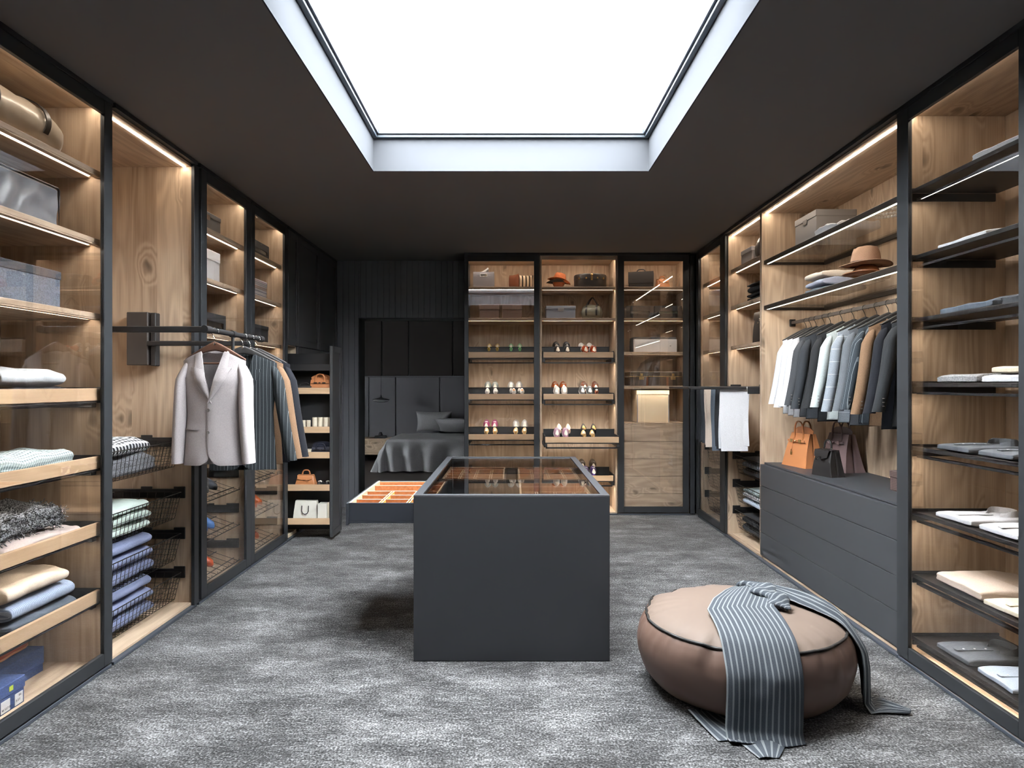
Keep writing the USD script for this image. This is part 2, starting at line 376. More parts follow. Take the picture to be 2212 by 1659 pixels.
solo('wall_bedroom_right', box(1.2, 1.26, 8.621, 13.7, 0, H, 0), WALLP, kind='structure', label='right wall of the bedroom')
solo('wall_bedroom_front', cat(box(-4.6, -2.785, 8.622, 8.68, 0, H, 0), box(-0.3, 1.2, 8.622, 8.68, 0, H, 0)), WALLP, kind='structure', label='bedroom side of the wall with the doorway')
YW = 13.5
wp = thing('wall_bedroom_back', 'padded grey panel wall behind the bed', 'wall', (-1.7, YW + 0.1, 0), kind='structure')
part(wp, 'wall_core', box(-4.6, 1.2, YW + 0.03, YW + 0.2, 0, H, 0), WALLP)
PADM = fabric('padded_wall_cloth', srgb(112, 112, 116), rough=0.9)
PADU = fabric('padded_wall_cloth_upper', srgb(56, 52, 50), rough=0.9)
xs = [X_at(p, YW) for p in (-60, 700, 797, 855, 950, 1050, 1150)]
for a, b in zip(xs[:-1], xs[1:]):
    part(wp, 'panel', box(a + 0.008, b - 0.008, YW, YW + 0.03, 0.0, 1.64, 0.012), PADM)
xs = [X_at(p, YW) for p in (-60, 720, 825, 883, 978, 1080, 1180)]
for a, b in zip(xs[:-1], xs[1:]):
    part(wp, 'panel', box(a + 0.008, b - 0.008, YW, YW + 0.03, 1.66, H, 0.012), PADU)
# ---------------------------------------------------------------- wardrobes
ZS = (2.62, 2.26, 1.87)             # tops of the upper shelves in every wardrobe
TOPZ, BASEZ = 2.955, 0.036

class Frame:
    """Maps (u into the cabinet, w along the wall, z) to the world for the left, right and back wardrobes."""
    def __init__(self, side):
        self.side = side
    def b(self, u0, u1, w0, w1, z0, z1, bev=0.0015):
        if self.side == 'back':
            return box(w0, w1, DB + 0.03 + u0, DB + 0.03 + u1, z0, z1, bev)
        s = -1 if self.side == 'left' else 1
        return box(s * (XC + u0), s * (XC + u1), w0, w1, z0, z1, bev)
    def p(self, u, w, z):
        if self.side == 'back':
            return (w, DB + 0.03 + u, z)
        return ((-1 if self.side == 'left' else 1) * (XC + u), w, z)
    def q(self, m):
        """A mesh given in (u, w, z) moved into the world."""
        v, f, _ = meshkit.arrays(m)
        if self.side == 'back':
            return np.stack([v[:, 1], DB + 0.03 + v[:, 0], v[:, 2]], 1), f[:, ::-1]
        s = -1 if self.side == 'left' else 1
        return np.stack([s * (XC + v[:, 0]), v[:, 1], v[:, 2]], 1), (f[:, ::-1] if s < 0 else f)
L, R, B = Frame('left'), Frame('right'), Frame('back')

def carcass(fr, name, label, w0, w1, shelves=(), led=True, shelf_led=True, dark=False, top_edge=True, led_label='glowing warm white light strip'):
    along = WOODX if fr.side == 'back' else WOODY
    t = thing(name, label, 'wardrobe', fr.p(0.28, (w0 + w1) / 2, 0))
    for a in (w0, w1 - 0.019):
        part(t, 'side_panel', fr.b(0, 0.55, a, a + 0.019, 0.019, TOPZ + 0.018), WOODZ)
    part(t, 'back_panel', fr.b(0.5505, 0.57, w0, w1, 0.019, TOPZ + 0.018, 0), WOODZ)
    part(t, 'top_panel', fr.b(0, 0.55, w0 + 0.0195, w1 - 0.0195, TOPZ, TOPZ + 0.018), along)
    part(t, 'base_panel', fr.b(0, 0.55, w0 + 0.0195, w1 - 0.0195, 0.019, BASEZ), along)
    part(t, 'plinth', fr.b(-0.026, 0.5, w0, w1, 0.0005, 0.0185, 0.002), PLINTH)
    part(t, 'fascia', fr.b(-0.034, 0.2, w0, w1, TOPZ + 0.0185, H - 0.0005, 0.001), FRAME)
    if led:
        part(t, 'light_strip', fr.b(0.037, 0.050, w0 + 0.03, w1 - 0.03, TOPZ - 0.004, TOPZ - 0.0003, 0), LEDB if fr.side == 'back' else LED, label=led_label)
    if fr.side == 'back':
        part(t, 'light_shield', fr.b(0.0, 0.03, w0 + 0.02, w1 - 0.02, TOPZ - 0.03, TOPZ - 0.0005, 0.001), along)
    for z in shelves:
        s = part(t, 'shelf', cat(fr.b(0.025, 0.549, w0 + 0.020, w1 - 0.020, z - 0.0265, z, 0.002), fr.b(0.025, 0.055, w0 + 0.020, w1 - 0.020, z - 0.034, z - 0.0266, 0.001),
                                 fr.b(0.076, 0.549, w0 + 0.020, w1 - 0.020, z - 0.034, z - 0.0266, 0.001)), along)
        if shelf_led:
            part(s, 'light_strip', fr.b(0.065, 0.073, w0 + 0.04, w1 - 0.04, z - 0.0285, z - 0.0267, 0), LEDB if fr.side == 'back' else LED, label=led_label)
    t.fr, t.w0, t.w1 = fr, w0, w1
    return t

def glass_door(t, w0, w1, sw=0.072, sw1=None, rail=0.068, pane=GLASS, handle=None):
    """A slim dark metal frame with one sheet of glass; the panes' edges show at the stiles."""
    fr, sw1 = t.fr, sw1 or sw
    d = part(t, 'door', cat(fr.b(-0.030, -0.008, w0, w0 + sw, 0.03, 2.972), fr.b(-0.030, -0.008, w1 - sw1, w1, 0.03, 2.972),
                            fr.b(-0.030, -0.008, w0 + sw, w1 - sw1, 0.03, 0.03 + rail), fr.b(-0.030, -0.008, w0 + sw, w1 - sw1, 2.972 - rail, 2.972)), FRAME)
    part(d, 'pane', fr.b(-0.021, -0.017, w0 + sw - 0.004, w1 - sw1 + 0.004, 0.03 + rail - 0.004, 2.972 - rail + 0.004, 0), pane)
    for e, i in ((w0 + sw, 1), (w1 - sw1, -1)):
        part(d, 'glazing_bead', fr.b(-0.0165, -0.010, e - 0.001 if i < 0 else e - 0.004, e + 0.004 if i < 0 else e + 0.001, 0.10, 2.90, 0), BLACK)
    return d

def pull_tray(t, z_top, front_h=0.065, shelf=None):
    """Pull-out tray: blond wood front, black metal box and the runner block beneath."""
    fr, w0, w1 = t.fr, t.w0 + 0.022, t.w1 - 0.022
    bl = BLONDX if fr.side == 'back' else BLONDY
    zb = z_top - front_h
    tr = part(t, 'tray', cat(fr.b(0.014, 0.52, w0 + 0.006, w1 - 0.006, zb - 0.012, zb - 0.004, 0.001), fr.b(0.014, 0.50, w1 - 0.016, w1 - 0.004, zb - 0.012, z_top + 0.004, 0.002),
                             fr.b(0.014, 0.50, w0 + 0.004, w0 + 0.016, zb - 0.012, z_top + 0.004, 0.002), fr.b(0.50, 0.512, w0 + 0.004, w1 - 0.004, zb - 0.012, z_top + 0.01, 0.002)), BLACK)
    part(tr, 'front_board', fr.b(0.012, 0.030, w0 + 0.017, w1 - 0.017, zb, z_top, 0.002), bl)
    for a in (w0 + 0.003, w1 - 0.043):
        part(tr, 'runner', fr.b(0.04, 0.50, a, a + 0.04, zb - 0.036, zb - 0.0125, 0.003), BLACK)
    part(tr, 'light_strip', fr.b(0.060, 0.072, w0 + 0.05, w1 - 0.05, zb - 0.0145, zb - 0.0125, 0), LED_ADDED)  # added strip, brightens the wardrobe below each tray
    part(tr, 'light_shield', fr.b(0.045, 0.0495, w0 + 0.045, w1 - 0.045, zb - 0.024, zb - 0.0125, 0.001), BLACK)
    return tr

# left wall, from the near end
wl1 = carcass(L, 'wardrobe', 'glazed wardrobe nearest on the left, with bags and boxes above four wooden trays', 2.64, 3.62, ZS)
glass_door(wl1, 2.62, 3.619)
TRAY_L = (1.478, 1.123, 0.776, 0.424)
for z in TRAY_L:
    pull_tray(wl1, z)
wl2 = carcass(L, 'wardrobe', 'open wardrobe bay on the left with pulled-out clothes lift and four wire baskets', 3.64, 4.60)
part(wl2, 'post', L.b(-0.026, -0.004, 4.566, 4.63, 0.019, 2.972), FRAME)
wl3 = carcass(L, 'wardrobe', 'glazed wardrobe on the left behind the hanging blazers, with blue and orange shoes below', 4.635, 5.555, ZS)
glass_door(wl3, 4.66, 5.556, 0.085, 0.10)
wl4 = carcass(L, 'wardrobe', 'farthest glazed wardrobe on the left, beside the pull-out larder, with tan shoes below', 5.56, 6.465, ZS)
glass_door(wl4, 5.558, 6.468, 0.078, 0.085)

# right wall
wr4 = carcass(R, 'wardrobe', 'glazed wardrobe nearest on the right with eight black pull-out shirt trays', 2.76, 3.73)
glass_door(wr4, 2.738, 3.731, 0.10, 0.105)
wr3 = carcass(R, 'wardrobe', 'wide open wardrobe bay on the right with hanging clothes above dark drawers', 3.735, 5.84)
wr2 = carcass(R, 'wardrobe', 'open wardrobe bay on the right with trouser rack and black wire baskets', 5.845, 6.73, ZS)
wr1 = carcass(R, 'wardrobe', 'narrow glazed wardrobe in the far right corner beside the trouser rack', 6.735, 7.70, ZS)
glass_door(wr1, 6.724, 7.765, 0.16, 0.09)
part(wr1, 'post', R.b(-0.007, 0.3, 7.705, 7.765, 0.019, 2.972), FRAME)

# back wall
wb1 = carcass(B, 'wardrobe', 'glazed wardrobe on the back wall next to the bedroom doorway', -0.529, 0.335, ZS[:2])
glass_door(wb1, -0.529, 0.330, 0.046, 0.062)
wb2 = carcass(B, 'wardrobe', 'open wardrobe on the back wall with hats, suitcase box and shoe trays', 0.338, 1.222, ZS[:2])
wb3 = carcass(B, 'wardrobe', 'glazed wardrobe on the back wall with oak drawers below and a large cream box', 1.226, 2.05, (2.62, 2.26, 1.87, 1.478))
glass_door(wb3, 1.226, 2.038, 0.070, 0.066)
part(wb3, 'post', B.b(-0.030, -0.008, 2.053, 2.105, 0.019, 2.972), FRAME)

# shoe trays of the back wardrobes
def shoe_tray(t, z_top, pull=0.0):
    fr, w0, w1 = t.fr, t.w0 + 0.026, t.w1 - 0.026
    zb = z_top - 0.064
    q = lambda u0, *a: fr.b(u0 - pull, a[0] - pull, *a[1:])
    tr = part(t, 'tray', cat(q(0.03, 0.50, w0 + 0.008, w1 - 0.008, zb - 0.012, zb - 0.004, 0.001), q(0.03, 0.50, w1 - 0.018, w1 - 0.006, zb - 0.012, z_top + 0.012, 0.002),
                             q(0.03, 0.50, w0 + 0.006, w0 + 0.018, zb - 0.012, z_top + 0.012, 0.002), q(0.49, 0.50, w0 + 0.02, w1 - 0.02, zb, z_top + 0.02, 0.001)), BLACK)
    part(tr, 'front_board', q(0.022, 0.038, w0 + 0.014, w1 - 0.014, zb, z_top, 0.002), BLONDX)
    for a in (w0, w1 - 0.035):
        part(tr, 'runner', q(0.03, 0.49, a, a + 0.035, zb - 0.05, zb - 0.0125, 0.003), BLACK)
    # upper tier: a black plate that rises to the back, carried on slim side brackets
    part(tr, 'upper_tier', cat(q(0.245, 0.252, w0 + 0.004, w1 - 0.03, z_top - 0.058, z_top + 0.066, 0.001), q(0.2525, 0.285, w0 + 0.02, w1 - 0.04, z_top - 0.056, z_top - 0.050, 0.001)), BLACK)
    part(tr, 'tier_edge', q(0.240, 0.256, w0 + 0.003, w1 - 0.029, z_top + 0.0665, z_top + 0.074, 0.002), BLACK)
    for a in (w0 + 0.02, w1 - 0.036):
        part(tr, 'bracket', q(0.30, 0.315, a, a + 0.006, zb, z_top - 0.011, 0.001), BLACK)
    part(tr, 'light_bar', cat(q(0.05, 0.075, w0 + 0.02, w1 - 0.02, zb - 0.058, zb - 0.052, 0.001), q(0.047, 0.0498, w0 + 0.02, w1 - 0.02, zb - 0.066, zb - 0.052, 0.0005)), BLACK)
    part(tr, 'light_strip', q(0.052, 0.070, w0 + 0.03, w1 - 0.03, zb - 0.060, zb - 0.0582, 0), LEDB)
    return tr
TRAY_B = (1.867, 1.386, 0.922, 0.447)
for z in TRAY_B:
    shoe_tray(wb1, z)
    shoe_tray(wb2, z, 0.40 if z == 0.922 else 0.0)

# drawers of the third back wardrobe
zz = np.linspace(0.040, 1.04, 6)
for a, b in zip(zz[:-1], zz[1:]):
    part(wb3, 'drawer', B.b(0.020, 0.54, 1.226 + 0.022, 2.05 - 0.022, a + 0.002, b - 0.002, 0.0015), WOODX)
part(wb3, 'drawer_top', B.b(0.020, 0.549, 1.226 + 0.020, 2.05 - 0.020, 1.0405, 1.052), WOODX)

# wide bay on the right: glass shelves, rail, drawers
for z in (2.545, 2.16):
    a, b = 3.735 + 0.020, 5.84 - 0.020
    s = part(wr3, 'shelf', R.b(0.045, 0.53, a, b, z - 0.008, z, 0.0005), SHELFGL, label='clear glass shelf')
    part(s, 'shelf_rail', cat(R.b(0.018, 0.044, a, b, z - 0.030, z + 0.006, 0.003), R.b(0.5305, 0.549, a, b, z - 0.030, z + 0.004, 0.002),
                              R.b(0.0445, 0.53, b - 0.012, b, z - 0.03, z - 0.0085, 0.002)), plain('bronze_black', srgb(52, 46, 42), 0.4, 0.3))
    part(s, 'light_strip', R.b(0.028, 0.038, a + 0.05, b - 0.05, z - 0.032, z - 0.0303, 0), LED)
part(wr3, 'clothes_rail', R.q(tube([(0.26, 3.755, 2.02), (0.26, 5.82, 2.02)], 0.0165, 4)), plain('rail_grey', srgb(84, 80, 78), 0.35, 0.4), smooth=20)
part(wr3, 'rail_bracket', R.b(0.235, 0.285, 5.806, 5.8205, 1.99, 2.05, 0.004), BLACK)
zz = np.linspace(0.043, 0.832, 5)
for a, b in zip(zz[:-1], zz[1:]):
    part(wr3, 'drawer', R.b(-0.006, 0.52, 3.76, 5.838, a + 0.0015, b - 0.0015 - (0.014 if b > 0.8 else 0), 0.002), LACQ)
part(wr3, 'drawer_top', R.b(0.022, 0.549, 3.757, 5.8195, 0.819, 0.833, 0.002), LACQ)

# black shirt trays of the nearest right wardrobe
TRAY_R = (2.545, 2.185, 1.85, 1.503, 1.163, 0.815, 0.478, 0.142)
BROWNBL = plain('black_brown_tray', srgb(44, 42, 42), 0.35)
for i, z in enumerate(TRAY_R):
    a, b = 2.76 + 0.021, 3.73 - 0.021
    s = part(wr4, 'tray', cat(R.b(0.03, 0.50, a + 0.01, b - 0.01, z - 0.012, z - 0.003, 0.001), R.b(0.024, 0.0295, a + 0.008, b - 0.008, z - 0.018, z + 0.002, 0.001),
                              R.b(0.03, 0.50, b - 0.022, b - 0.011, z - 0.012, z + 0.012, 0.002), R.b(0.03, 0.50, a + 0.011, a + 0.022, z - 0.012, z + 0.012, 0.002)), BROWNBL)
    part(s, 'runner', R.b(0.04, 0.49, b - 0.01, b, z - 0.055, z - 0.0125, 0.004), BLACK)
    part(s, 'light_bar', cat(R.b(0.05, 0.072, a + 0.02, b - 0.03, z - 0.052, z - 0.046, 0.001), R.b(0.047, 0.0498, a + 0.02, b - 0.03, z - 0.0585, z - 0.046, 0.0005)), BLACK)
    part(s, 'light_strip', R.b(0.0515, 0.064, a + 0.04, b - 0.05, z - 0.0535, z - 0.0522, 0), LED)

# wire baskets on black runners
WIRE = plain('basket_wire', srgb(52, 48, 46), 0.4, 0.5)
def basket(t, z, h=0.17, tabs=True):
    fr, w0, w1 = t.fr, t.w0 + 0.021, t.w1 - 0.021
    x0, x1, a, b, zt, zb, n = 0.055, 0.50, w0 + 0.03, w1 - 0.03, z - 0.035, z - 0.035 - h, 0.030
    xa, xb, aa, bb = x0 + n, x1 - n, a + n, b - n
    W = []
    T = lambda *pts, r=0.0016: W.append(tube(pts, r, 4, caps=False))
    for f in np.linspace(0, 1, 6):
        i = lerp(0, n, f); zz_ = lerp(zt, zb, f)
        pts = [(x0 + i, a + i, zz_), (x0 + i, b - i, zz_), (x1 - i, b - i, zz_), (x1 - i, a + i, zz_)]
        for p_, q_ in zip(pts, pts[1:] + pts[:1]):
            T(p_, q_, r=0.0034 if f == 0 else 0.0016)
    ny, nx = max(3, int((b - a) / 0.042)), max(3, int((x1 - x0) / 0.05))
    for f in np.linspace(0, 1, ny + 1):
        T((x0, lerp(a, b, f), zt), (xa, lerp(aa, bb, f), zb)); T((x1, lerp(a, b, f), zt), (xb, lerp(aa, bb, f), zb))
        T((xa, lerp(aa, bb, f), zb), (xb, lerp(aa, bb, f), zb))
    for f in np.linspace(0, 1, nx + 1):
        T((lerp(x0, x1, f), a, zt), (lerp(xa, xb, f), aa, zb)); T((lerp(x0, x1, f), b, zt), (lerp(xa, xb, f), bb, zb))
        T((lerp(xa, xb, f), aa, zb), (lerp(xa, xb, f), bb, zb))
    k = part(t, 'basket', fr.q(cat(*W)), WIRE, smooth=False)
    for a in (w0, w1 - 0.011):
        part(k, 'runner', cat(fr.b(0.04, 0.53, a, a + 0.011, z - 0.078, z - 0.016, 0.004), *[fr.b(u, u + 0.075, a, a + 0.011, z - 0.020, z, 0.004) for u in (0.04, 0.26)]), BLACK)
    return zb
BASK_L = [basket(wl2, z) for z in (1.158, 0.814, 0.540, 0.280)]
BASK_R2 = [basket(wr2, z) for z in (0.842, 0.567, 0.309)]
BASK_R1 = [basket(wr1, z) for z in (0.842, 0.567, 0.309)]

# slanting wire shoe racks behind the left glass doors
def shoe_rack(t, z):
    fr, w0, w1 = t.fr, t.w0 + 0.021, t.w1 - 0.021
    W = []
    for u, dz in ((0.05, -0.17), (0.10, -0.155), (0.24, -0.105), (0.38, -0.055), (0.50, -0.012)):
        W.append(tube([(u, w0 + 0.012, z + dz), (u, w1 - 0.012, z + dz)], 0.004, 6))
    for w in np.linspace(w0 + 0.04, w1 - 0.04, 9):
        W.append(tube([(0.045, w, z - 0.15), (0.05, w, z - 0.172), (0.28, w, z - 0.092), (0.50, w, z - 0.014)], 0.002, 5))
    k = part(t, 'shoe_rack', fr.q(cat(*W)), WIRE, smooth=40)
    part(k, 'runner', cat(fr.b(0.06, 0.53, w1 - 0.011, w1, z - 0.075, z - 0.014, 0.004), fr.b(0.06, 0.16, w1 - 0.011, w1, z - 0.018, z, 0.004), fr.b(0.26, 0.34, w1 - 0.011, w1, z - 0.018, z, 0.004)), BLACK)
    part(k, 'runner', fr.b(0.06, 0.53, w0, w0 + 0.011, z - 0.075, z - 0.014, 0.004), BLACK)
for t in (wl3, wl4):
    for z in (1.10, 0.82, 0.535, 0.25):
        shoe_rack(t, z)

# clothes lift of the open left bay, pulled down into the room
RX, RZ, RY0, RY1 = -1.672, 1.800, 3.75, 4.565
part(wl2, 'lift_box', box(-2.535, -2.395, 4.505, 4.578, 1.625, 1.975, 0.004), plain('bronze_grey', srgb(58, 53, 51), 0.45))
part(wl2, 'lift_box', box(-2.385, -2.350, 4.520, 4.578, 1.620, 1.972, 0.004), BLACK)
part(wl2, 'lift_box', box(-2.535, -2.395, 3.662, 3.735, 1.625, 1.975, 0.004), plain('bronze_grey', srgb(58, 53, 51), 0.45))
part(wl2, 'lift_arm', box(-2.50, RX - 0.02, RY0 - 0.012, RY0 + 0.012, RZ - 0.017, RZ + 0.017, 0.004), BLACK)
part(wl2, 'lift_arm', box(-2.40, RX - 0.06, RY1 - 0.070, RY1 - 0.046, RZ - 0.048, RZ - 0.016, 0.004), BLACK)
part(wl2, 'lift_rail', cat(tube([(RX, RY0 - 0.02, RZ), (RX, RY1 + 0.02, RZ)], 0.0155, 14), tube([(RX, RY0 - 0.025, RZ), (RX, RY0 + 0.04, RZ)], 0.021, 14),
                           tube([(RX, 4.09, RZ), (RX, 4.13, RZ)], 0.021, 14), tube([(RX, RY1 - 0.03, RZ), (RX, RY1 + 0.025, RZ)], 0.021, 14)), BLACK, smooth=40)
part(wl2, 'pull_bar', cat(tube([(RX, 4.11, RZ - 0.01), (RX, 4.11, RZ - 0.5)], 0.010, 10)), BLACK, smooth=40)

# trouser rack of the open right bay, pulled out into the room
TR = part(wr2, 'trouser_rack', R.b(-0.10, 0.52, 5.868, 5.884, 1.415, 1.478, 0.004), BLACK)
part(TR, 'runner', cat(R.b(-0.10, 0.52, 6.692, 6.708, 1.415, 1.478, 0.004), R.b(0.02, 0.12, 6.694, 6.708, 1.474, 1.495, 0.004), R.b(0.30, 0.40, 6.694, 6.708, 1.474, 1.495, 0.004)), BLACK)
part(TR, 'front_bar', cat(box(1.545, 1.575, 5.93, 6.66, 1.455, 1.478, 0.004), box(1.545, 2.05, 6.648, 6.662, 1.458, 1.474, 0.003), box(1.56, 2.05, 5.93, 5.95, 1.452, 1.478, 0.004)), BLACK)
TROU_Y = [5.975, 6.07, 6.17, 6.27, 6.36, 6.46, 6.57]
for y in TROU_Y:
    part(TR, 'hanging_arm', tube([(1.57, y, 1.462), (2.05, y, 1.462)], 0.007, 8), BLACK, smooth=40)

# dark cupboard at the far left with the larder pulled out of it
cb = thing('cupboard', 'dark panelled tall cupboard in the far left corner with a larder unit pulled out', 'cupboard', (-2.4, 7.38, 0))
CY0, CY1 = 6.472, 8.285
part(cb, 'side_panel', box(-2.70, -2.135, CY0, CY0 + 0.019, 0.02, 2.97), WOODZ)
part(cb, 'side_panel', box(-2.70, -2.135, 6.776, 6.795, 0.02, 1.866), plain('pale_oak_lining', srgb(205, 185, 160), 0.6))
part(cb, 'back_panel', box(-2.72, -2.701, CY0, CY1, 0.02, 2.97, 0), LACQ)
part(cb, 'top_panel', box(-2.70, -2.135, CY0 + 0.02, 6.775, 1.868, 1.885), plain('pale_oak_lining', srgb(205, 185, 160), 0.6))
part(cb, 'base_panel', box(-2.70, -2.135, CY0 + 0.02, CY1, 0.02, 0.055), plain('pale_oak_lining', srgb(205, 185, 160), 0.6))
part(cb, 'plinth', box(-2.66, -2.114, CY0, CY1, 0.0005, 0.0185), PLINTH)
part(cb, 'fascia', box(-2.5, -2.106, CY0, CY1, 2.9735, H - 0.0005), FRAME)
CUPB = plain('cupboard_black', srgb(62, 63, 66), 0.45)
def panel_door(w0, w1, z0, z1, t=cb):
    d = part(t, 'door', box(-2.132, -2.118, w0 + 0.002, w1 - 0.002, z0, z1, 0.001), CUPB)
    part(d, 'door_frame', cat(*[box(-2.1178, -2.108, *q, 0.0025) for q in ((w0 + 0.002, w0 + 0.07, z0, z1), (w1 - 0.07, w1 - 0.002, z0, z1), (w0 + 0.07, w1 - 0.07, z0, z0 + 0.07), (w0 + 0.07, w1 - 0.07, z1 - 0.07, z1))]), CUPB)
for w0, w1, z0 in ((CY0, 6.795, 1.875), (6.795, 7.52, 1.875), (7.52, CY1, 1.875), (6.795, 7.52, 0.03), (7.52, CY1, 0.03)):
    panel_door(w0, w1, z0, 2.97 if z0 > 1 else 1.868)
pl = part(cb, 'larder', cat(box(-1.735, -1.716, 6.545, 6.90, 0.03, 1.866, 0.003), *[box(-1.7155, -1.706, *q, 0.002) for q in ((6.545, 6.60, 0.03, 1.866), (6.845, 6.90, 0.03, 1.866), (6.60, 6.845, 0.03, 0.09), (6.60, 6.845, 1.806, 1.866))]), CUPB, label='dark larder front standing out in the room')
part(pl, 'larder_frame', cat(box(-2.60, -1.736, 6.735, 6.755, 0.07, 1.80), box(-2.60, -1.736, 6.56, 6.74, 1.628, 1.69)), BLACK)
LARD = (1.464, 1.090, 0.847, 0.535, 0.211)
for z in LARD:
    s = part(pl, 'tray', cat(box(-2.62, -1.736, 6.562, 6.734, z - 0.070, z - 0.058, 0.001)), BLACK)
    part(s, 'front_board', box(-2.62, -1.736, 6.548, 6.5615, z - 0.060, z, 0.001), BLONDX)

# ---------------------------------------------------------------- island
IX0, IX1, IY0, IY1, IZ = -0.525, 0.536, 3.69, 5.65, 0.895
isl = thing('island_cabinet', 'dark lacquered island cabinet with a glass top over jewellery drawers', 'island', ((IX0 + IX1) / 2, (IY0 + IY1) / 2, 0))
part(isl, 'end_panel', box(IX0, IX1, IY0, IY0 + 0.022, 0.002, IZ - 0.0005, 0.002), LACQ)
part(isl, 'end_panel', box(IX0, IX1, IY1 - 0.022, IY1, 0.002, IZ - 0.0005, 0.002), LACQ)
part(isl, 'base', box(IX0 + 0.03, IX1 - 0.03, IY0 + 0.023, IY1 - 0.023, 0.002, 0.06, 0), BLACK)
part(isl, 'inner_floor', box(IX0 + 0.025, IX1 - 0.025, IY0 + 0.023, IY1 - 0.023, 0.70, 0.712, 0), BLACK)
part(isl, 'top_frame', cat(ring(IX0, IX1, IY0, IY1, 0.046, IZ, IZ + 0.004, 0.001), ring(IX0 + 0.001, IX1 - 0.001, IY0 + 0.023, IY1 - 0.023, 0.040, IZ - 0.030, IZ - 0.0005, 0.001)), plain('island_top_edge', srgb(58, 60, 64), 0.45, spec=0.35))
part(isl, 'glass_top', box(IX0 + 0.047, IX1 - 0.047, IY0 + 0.047, IY1 - 0.047, IZ - 0.010, IZ - 0.002, 0), SMOKE)
part(isl, 'spine', box(-0.03, 0.04, IY0 + 0.03, IY1 - 0.03, 0.06, 0.80, 0), BLACK)
ym = (IY0 + 0.03, 4.79, IY1 - 0.03)
for k, (a, b) in enumerate(((IY0 + 0.025, 4.785), (4.788, IY1 - 0.025))):
    for z0, z1 in ((0.03, 0.24), (0.243, 0.46), (0.463, 0.685), (0.70, 0.862)):
        if not (k == 0 and z0 == 0.70):
            part(isl, 'drawer_front', box(IX0 + 0.002, IX0 + 0.021, a, b, z0, z1, 0.002), LACQ)
        part(isl, 'drawer_front', box(IX1 - 0.021, IX1 - 0.002, a, b, z0, z1, 0.002), LACQ)
TAN = fabric('tan_drawer_lining', srgb(172, 112, 70), srgb(156, 98, 58), 60, rough=0.7)
YEL = plain('yellow_lining', srgb(206, 172, 84), 0.6)
PALE = plain('pale_drawer_edge', srgb(208, 184, 156), 0.5)
def jewel_drawer(x0, x1, y0, y1, z1, cols, out=False):
    """A shallow drawer: lined floor, pale-edged dividers across it and paired yellow dividers along it."""
    zb = z1 - 0.075
    outer = (box(x0 + 0.012, x1, y0, y0 + 0.010, zb - 0.03, z1, 0.001), box(x0 + 0.012, x1, y1 - 0.010, y1, zb - 0.03, z1, 0.001), box(x1 - 0.010, x1, y0 + 0.01, y1 - 0.01, zb - 0.03, z1, 0.001), box(x0 + 0.012, x1, y0, y1, zb - 0.04, zb - 0.0305, 0))
    d = part(isl, 'drawer', cat(*outer), plain('drawer_blue_grey', srgb(50, 53, 60), 0.45))
    if out:
        part(d, 'front_panel', box(x0, x0 + 0.0115, y0 - 0.012, y1 + 0.012, zb - 0.05, z1, 0.001), plain('drawer_blue_grey', srgb(50, 53, 60), 0.45))
    part(d, 'rim', cat(box(x0 + 0.012, x0 + 0.024, y0 + 0.011, y1 - 0.011, zb - 0.03, z1 + 0.001, 0.001), box(x1 - 0.022, x1 - 0.011, y0 + 0.011, y1 - 0.011, zb - 0.03, z1 - 0.004, 0.001)), PALE)
    part(d, 'lining', box(x0 + 0.0245, x1 - 0.0225, y0 + 0.011, y1 - 0.011, zb - 0.03, zb - 0.012, 0), TAN)
    ys = [y0 + 0.016, lerp(y0, y1, 0.17), lerp(y0, y1, 0.34), lerp(y0, y1, 0.51), lerp(y0, y1, 0.78), y1 - 0.020]
    for y in ys:
        q = part(d, 'divider', box(x0 + 0.025, x1 - 0.023, y, y + 0.006, zb - 0.0118, z1 - 0.007, 0.0005), TAN)
        part(q, 'edge', box(x0 + 0.025, x1 - 0.023, y - 0.0005, y + 0.0065, z1 - 0.0068, z1 - 0.004, 0.0005), PALE)
    for c in cols:
        x = lerp(x0, x1, c)
        for (a, b) in list(zip(ys[:-1], ys[1:]))[:4 if c < 0.9 else 5]:
            if b - a > 0.22: continue
            q = part(d, 'divider', cat(box(x - 0.010, x - 0.005, a + 0.0065, b - 0.0008, zb - 0.0118, z1 - 0.007, 0.0005), box(x + 0.005, x + 0.010, a + 0.0065, b - 0.0008, zb - 0.0118, z1 - 0.007, 0.0005)), YEL)
            part(q, 'edge', cat(box(x - 0.0105, x - 0.0045, a + 0.007, b - 0.001, z1 - 0.0068, z1 - 0.004, 0.0005), box(x + 0.0045, x + 0.0105, a + 0.007, b - 0.001, z1 - 0.0068, z1 - 0.004, 0.0005)), PALE)
    return d
jewel_drawer(-0.932, -0.44, 3.875, 4.765, 0.825, (0.38, 0.70), True)
jewel_drawer(-0.502, -0.035, 4.86, 5.58, 0.825, (0.28, 0.52, 0.76))
jewel_drawer(0.045, 0.510, 4.86, 5.58, 0.825, (0.25, 0.5, 0.75, 0.95))
jewel_drawer(0.045, 0.510, 3.875, 4.70, 0.825, (0.25, 0.5, 0.75, 0.95))
# ---------------------------------------------------------------- builders of the things kept in the wardrobes (front towards -y, base at z = 0)
ROT = {'left': 90.0, 'right': -90.0, 'back': 0.0}
def at(fr, name, label, c, u, w, z, group=None, rz=0.0, rx=0.0):
    if fr.side == 'back' and name in ('storage_box', 'white_cloth', 'cushion', 'hat_stand', 'hat', 'hat_box', 'weekend_bag', 'briefcase', 'handbag', 'window_box', 'folded_cloth', 'drawer_box', 'suitcase'):
        u += 0.075
    if fr.side == 'left' and (name == 'window_box' or 'inside the window box' in label):
        u += 0.04
    return thing(name, label, c, fr.p(u, w, z), ROT[fr.side] + rz, group, rx=rx, local=True)

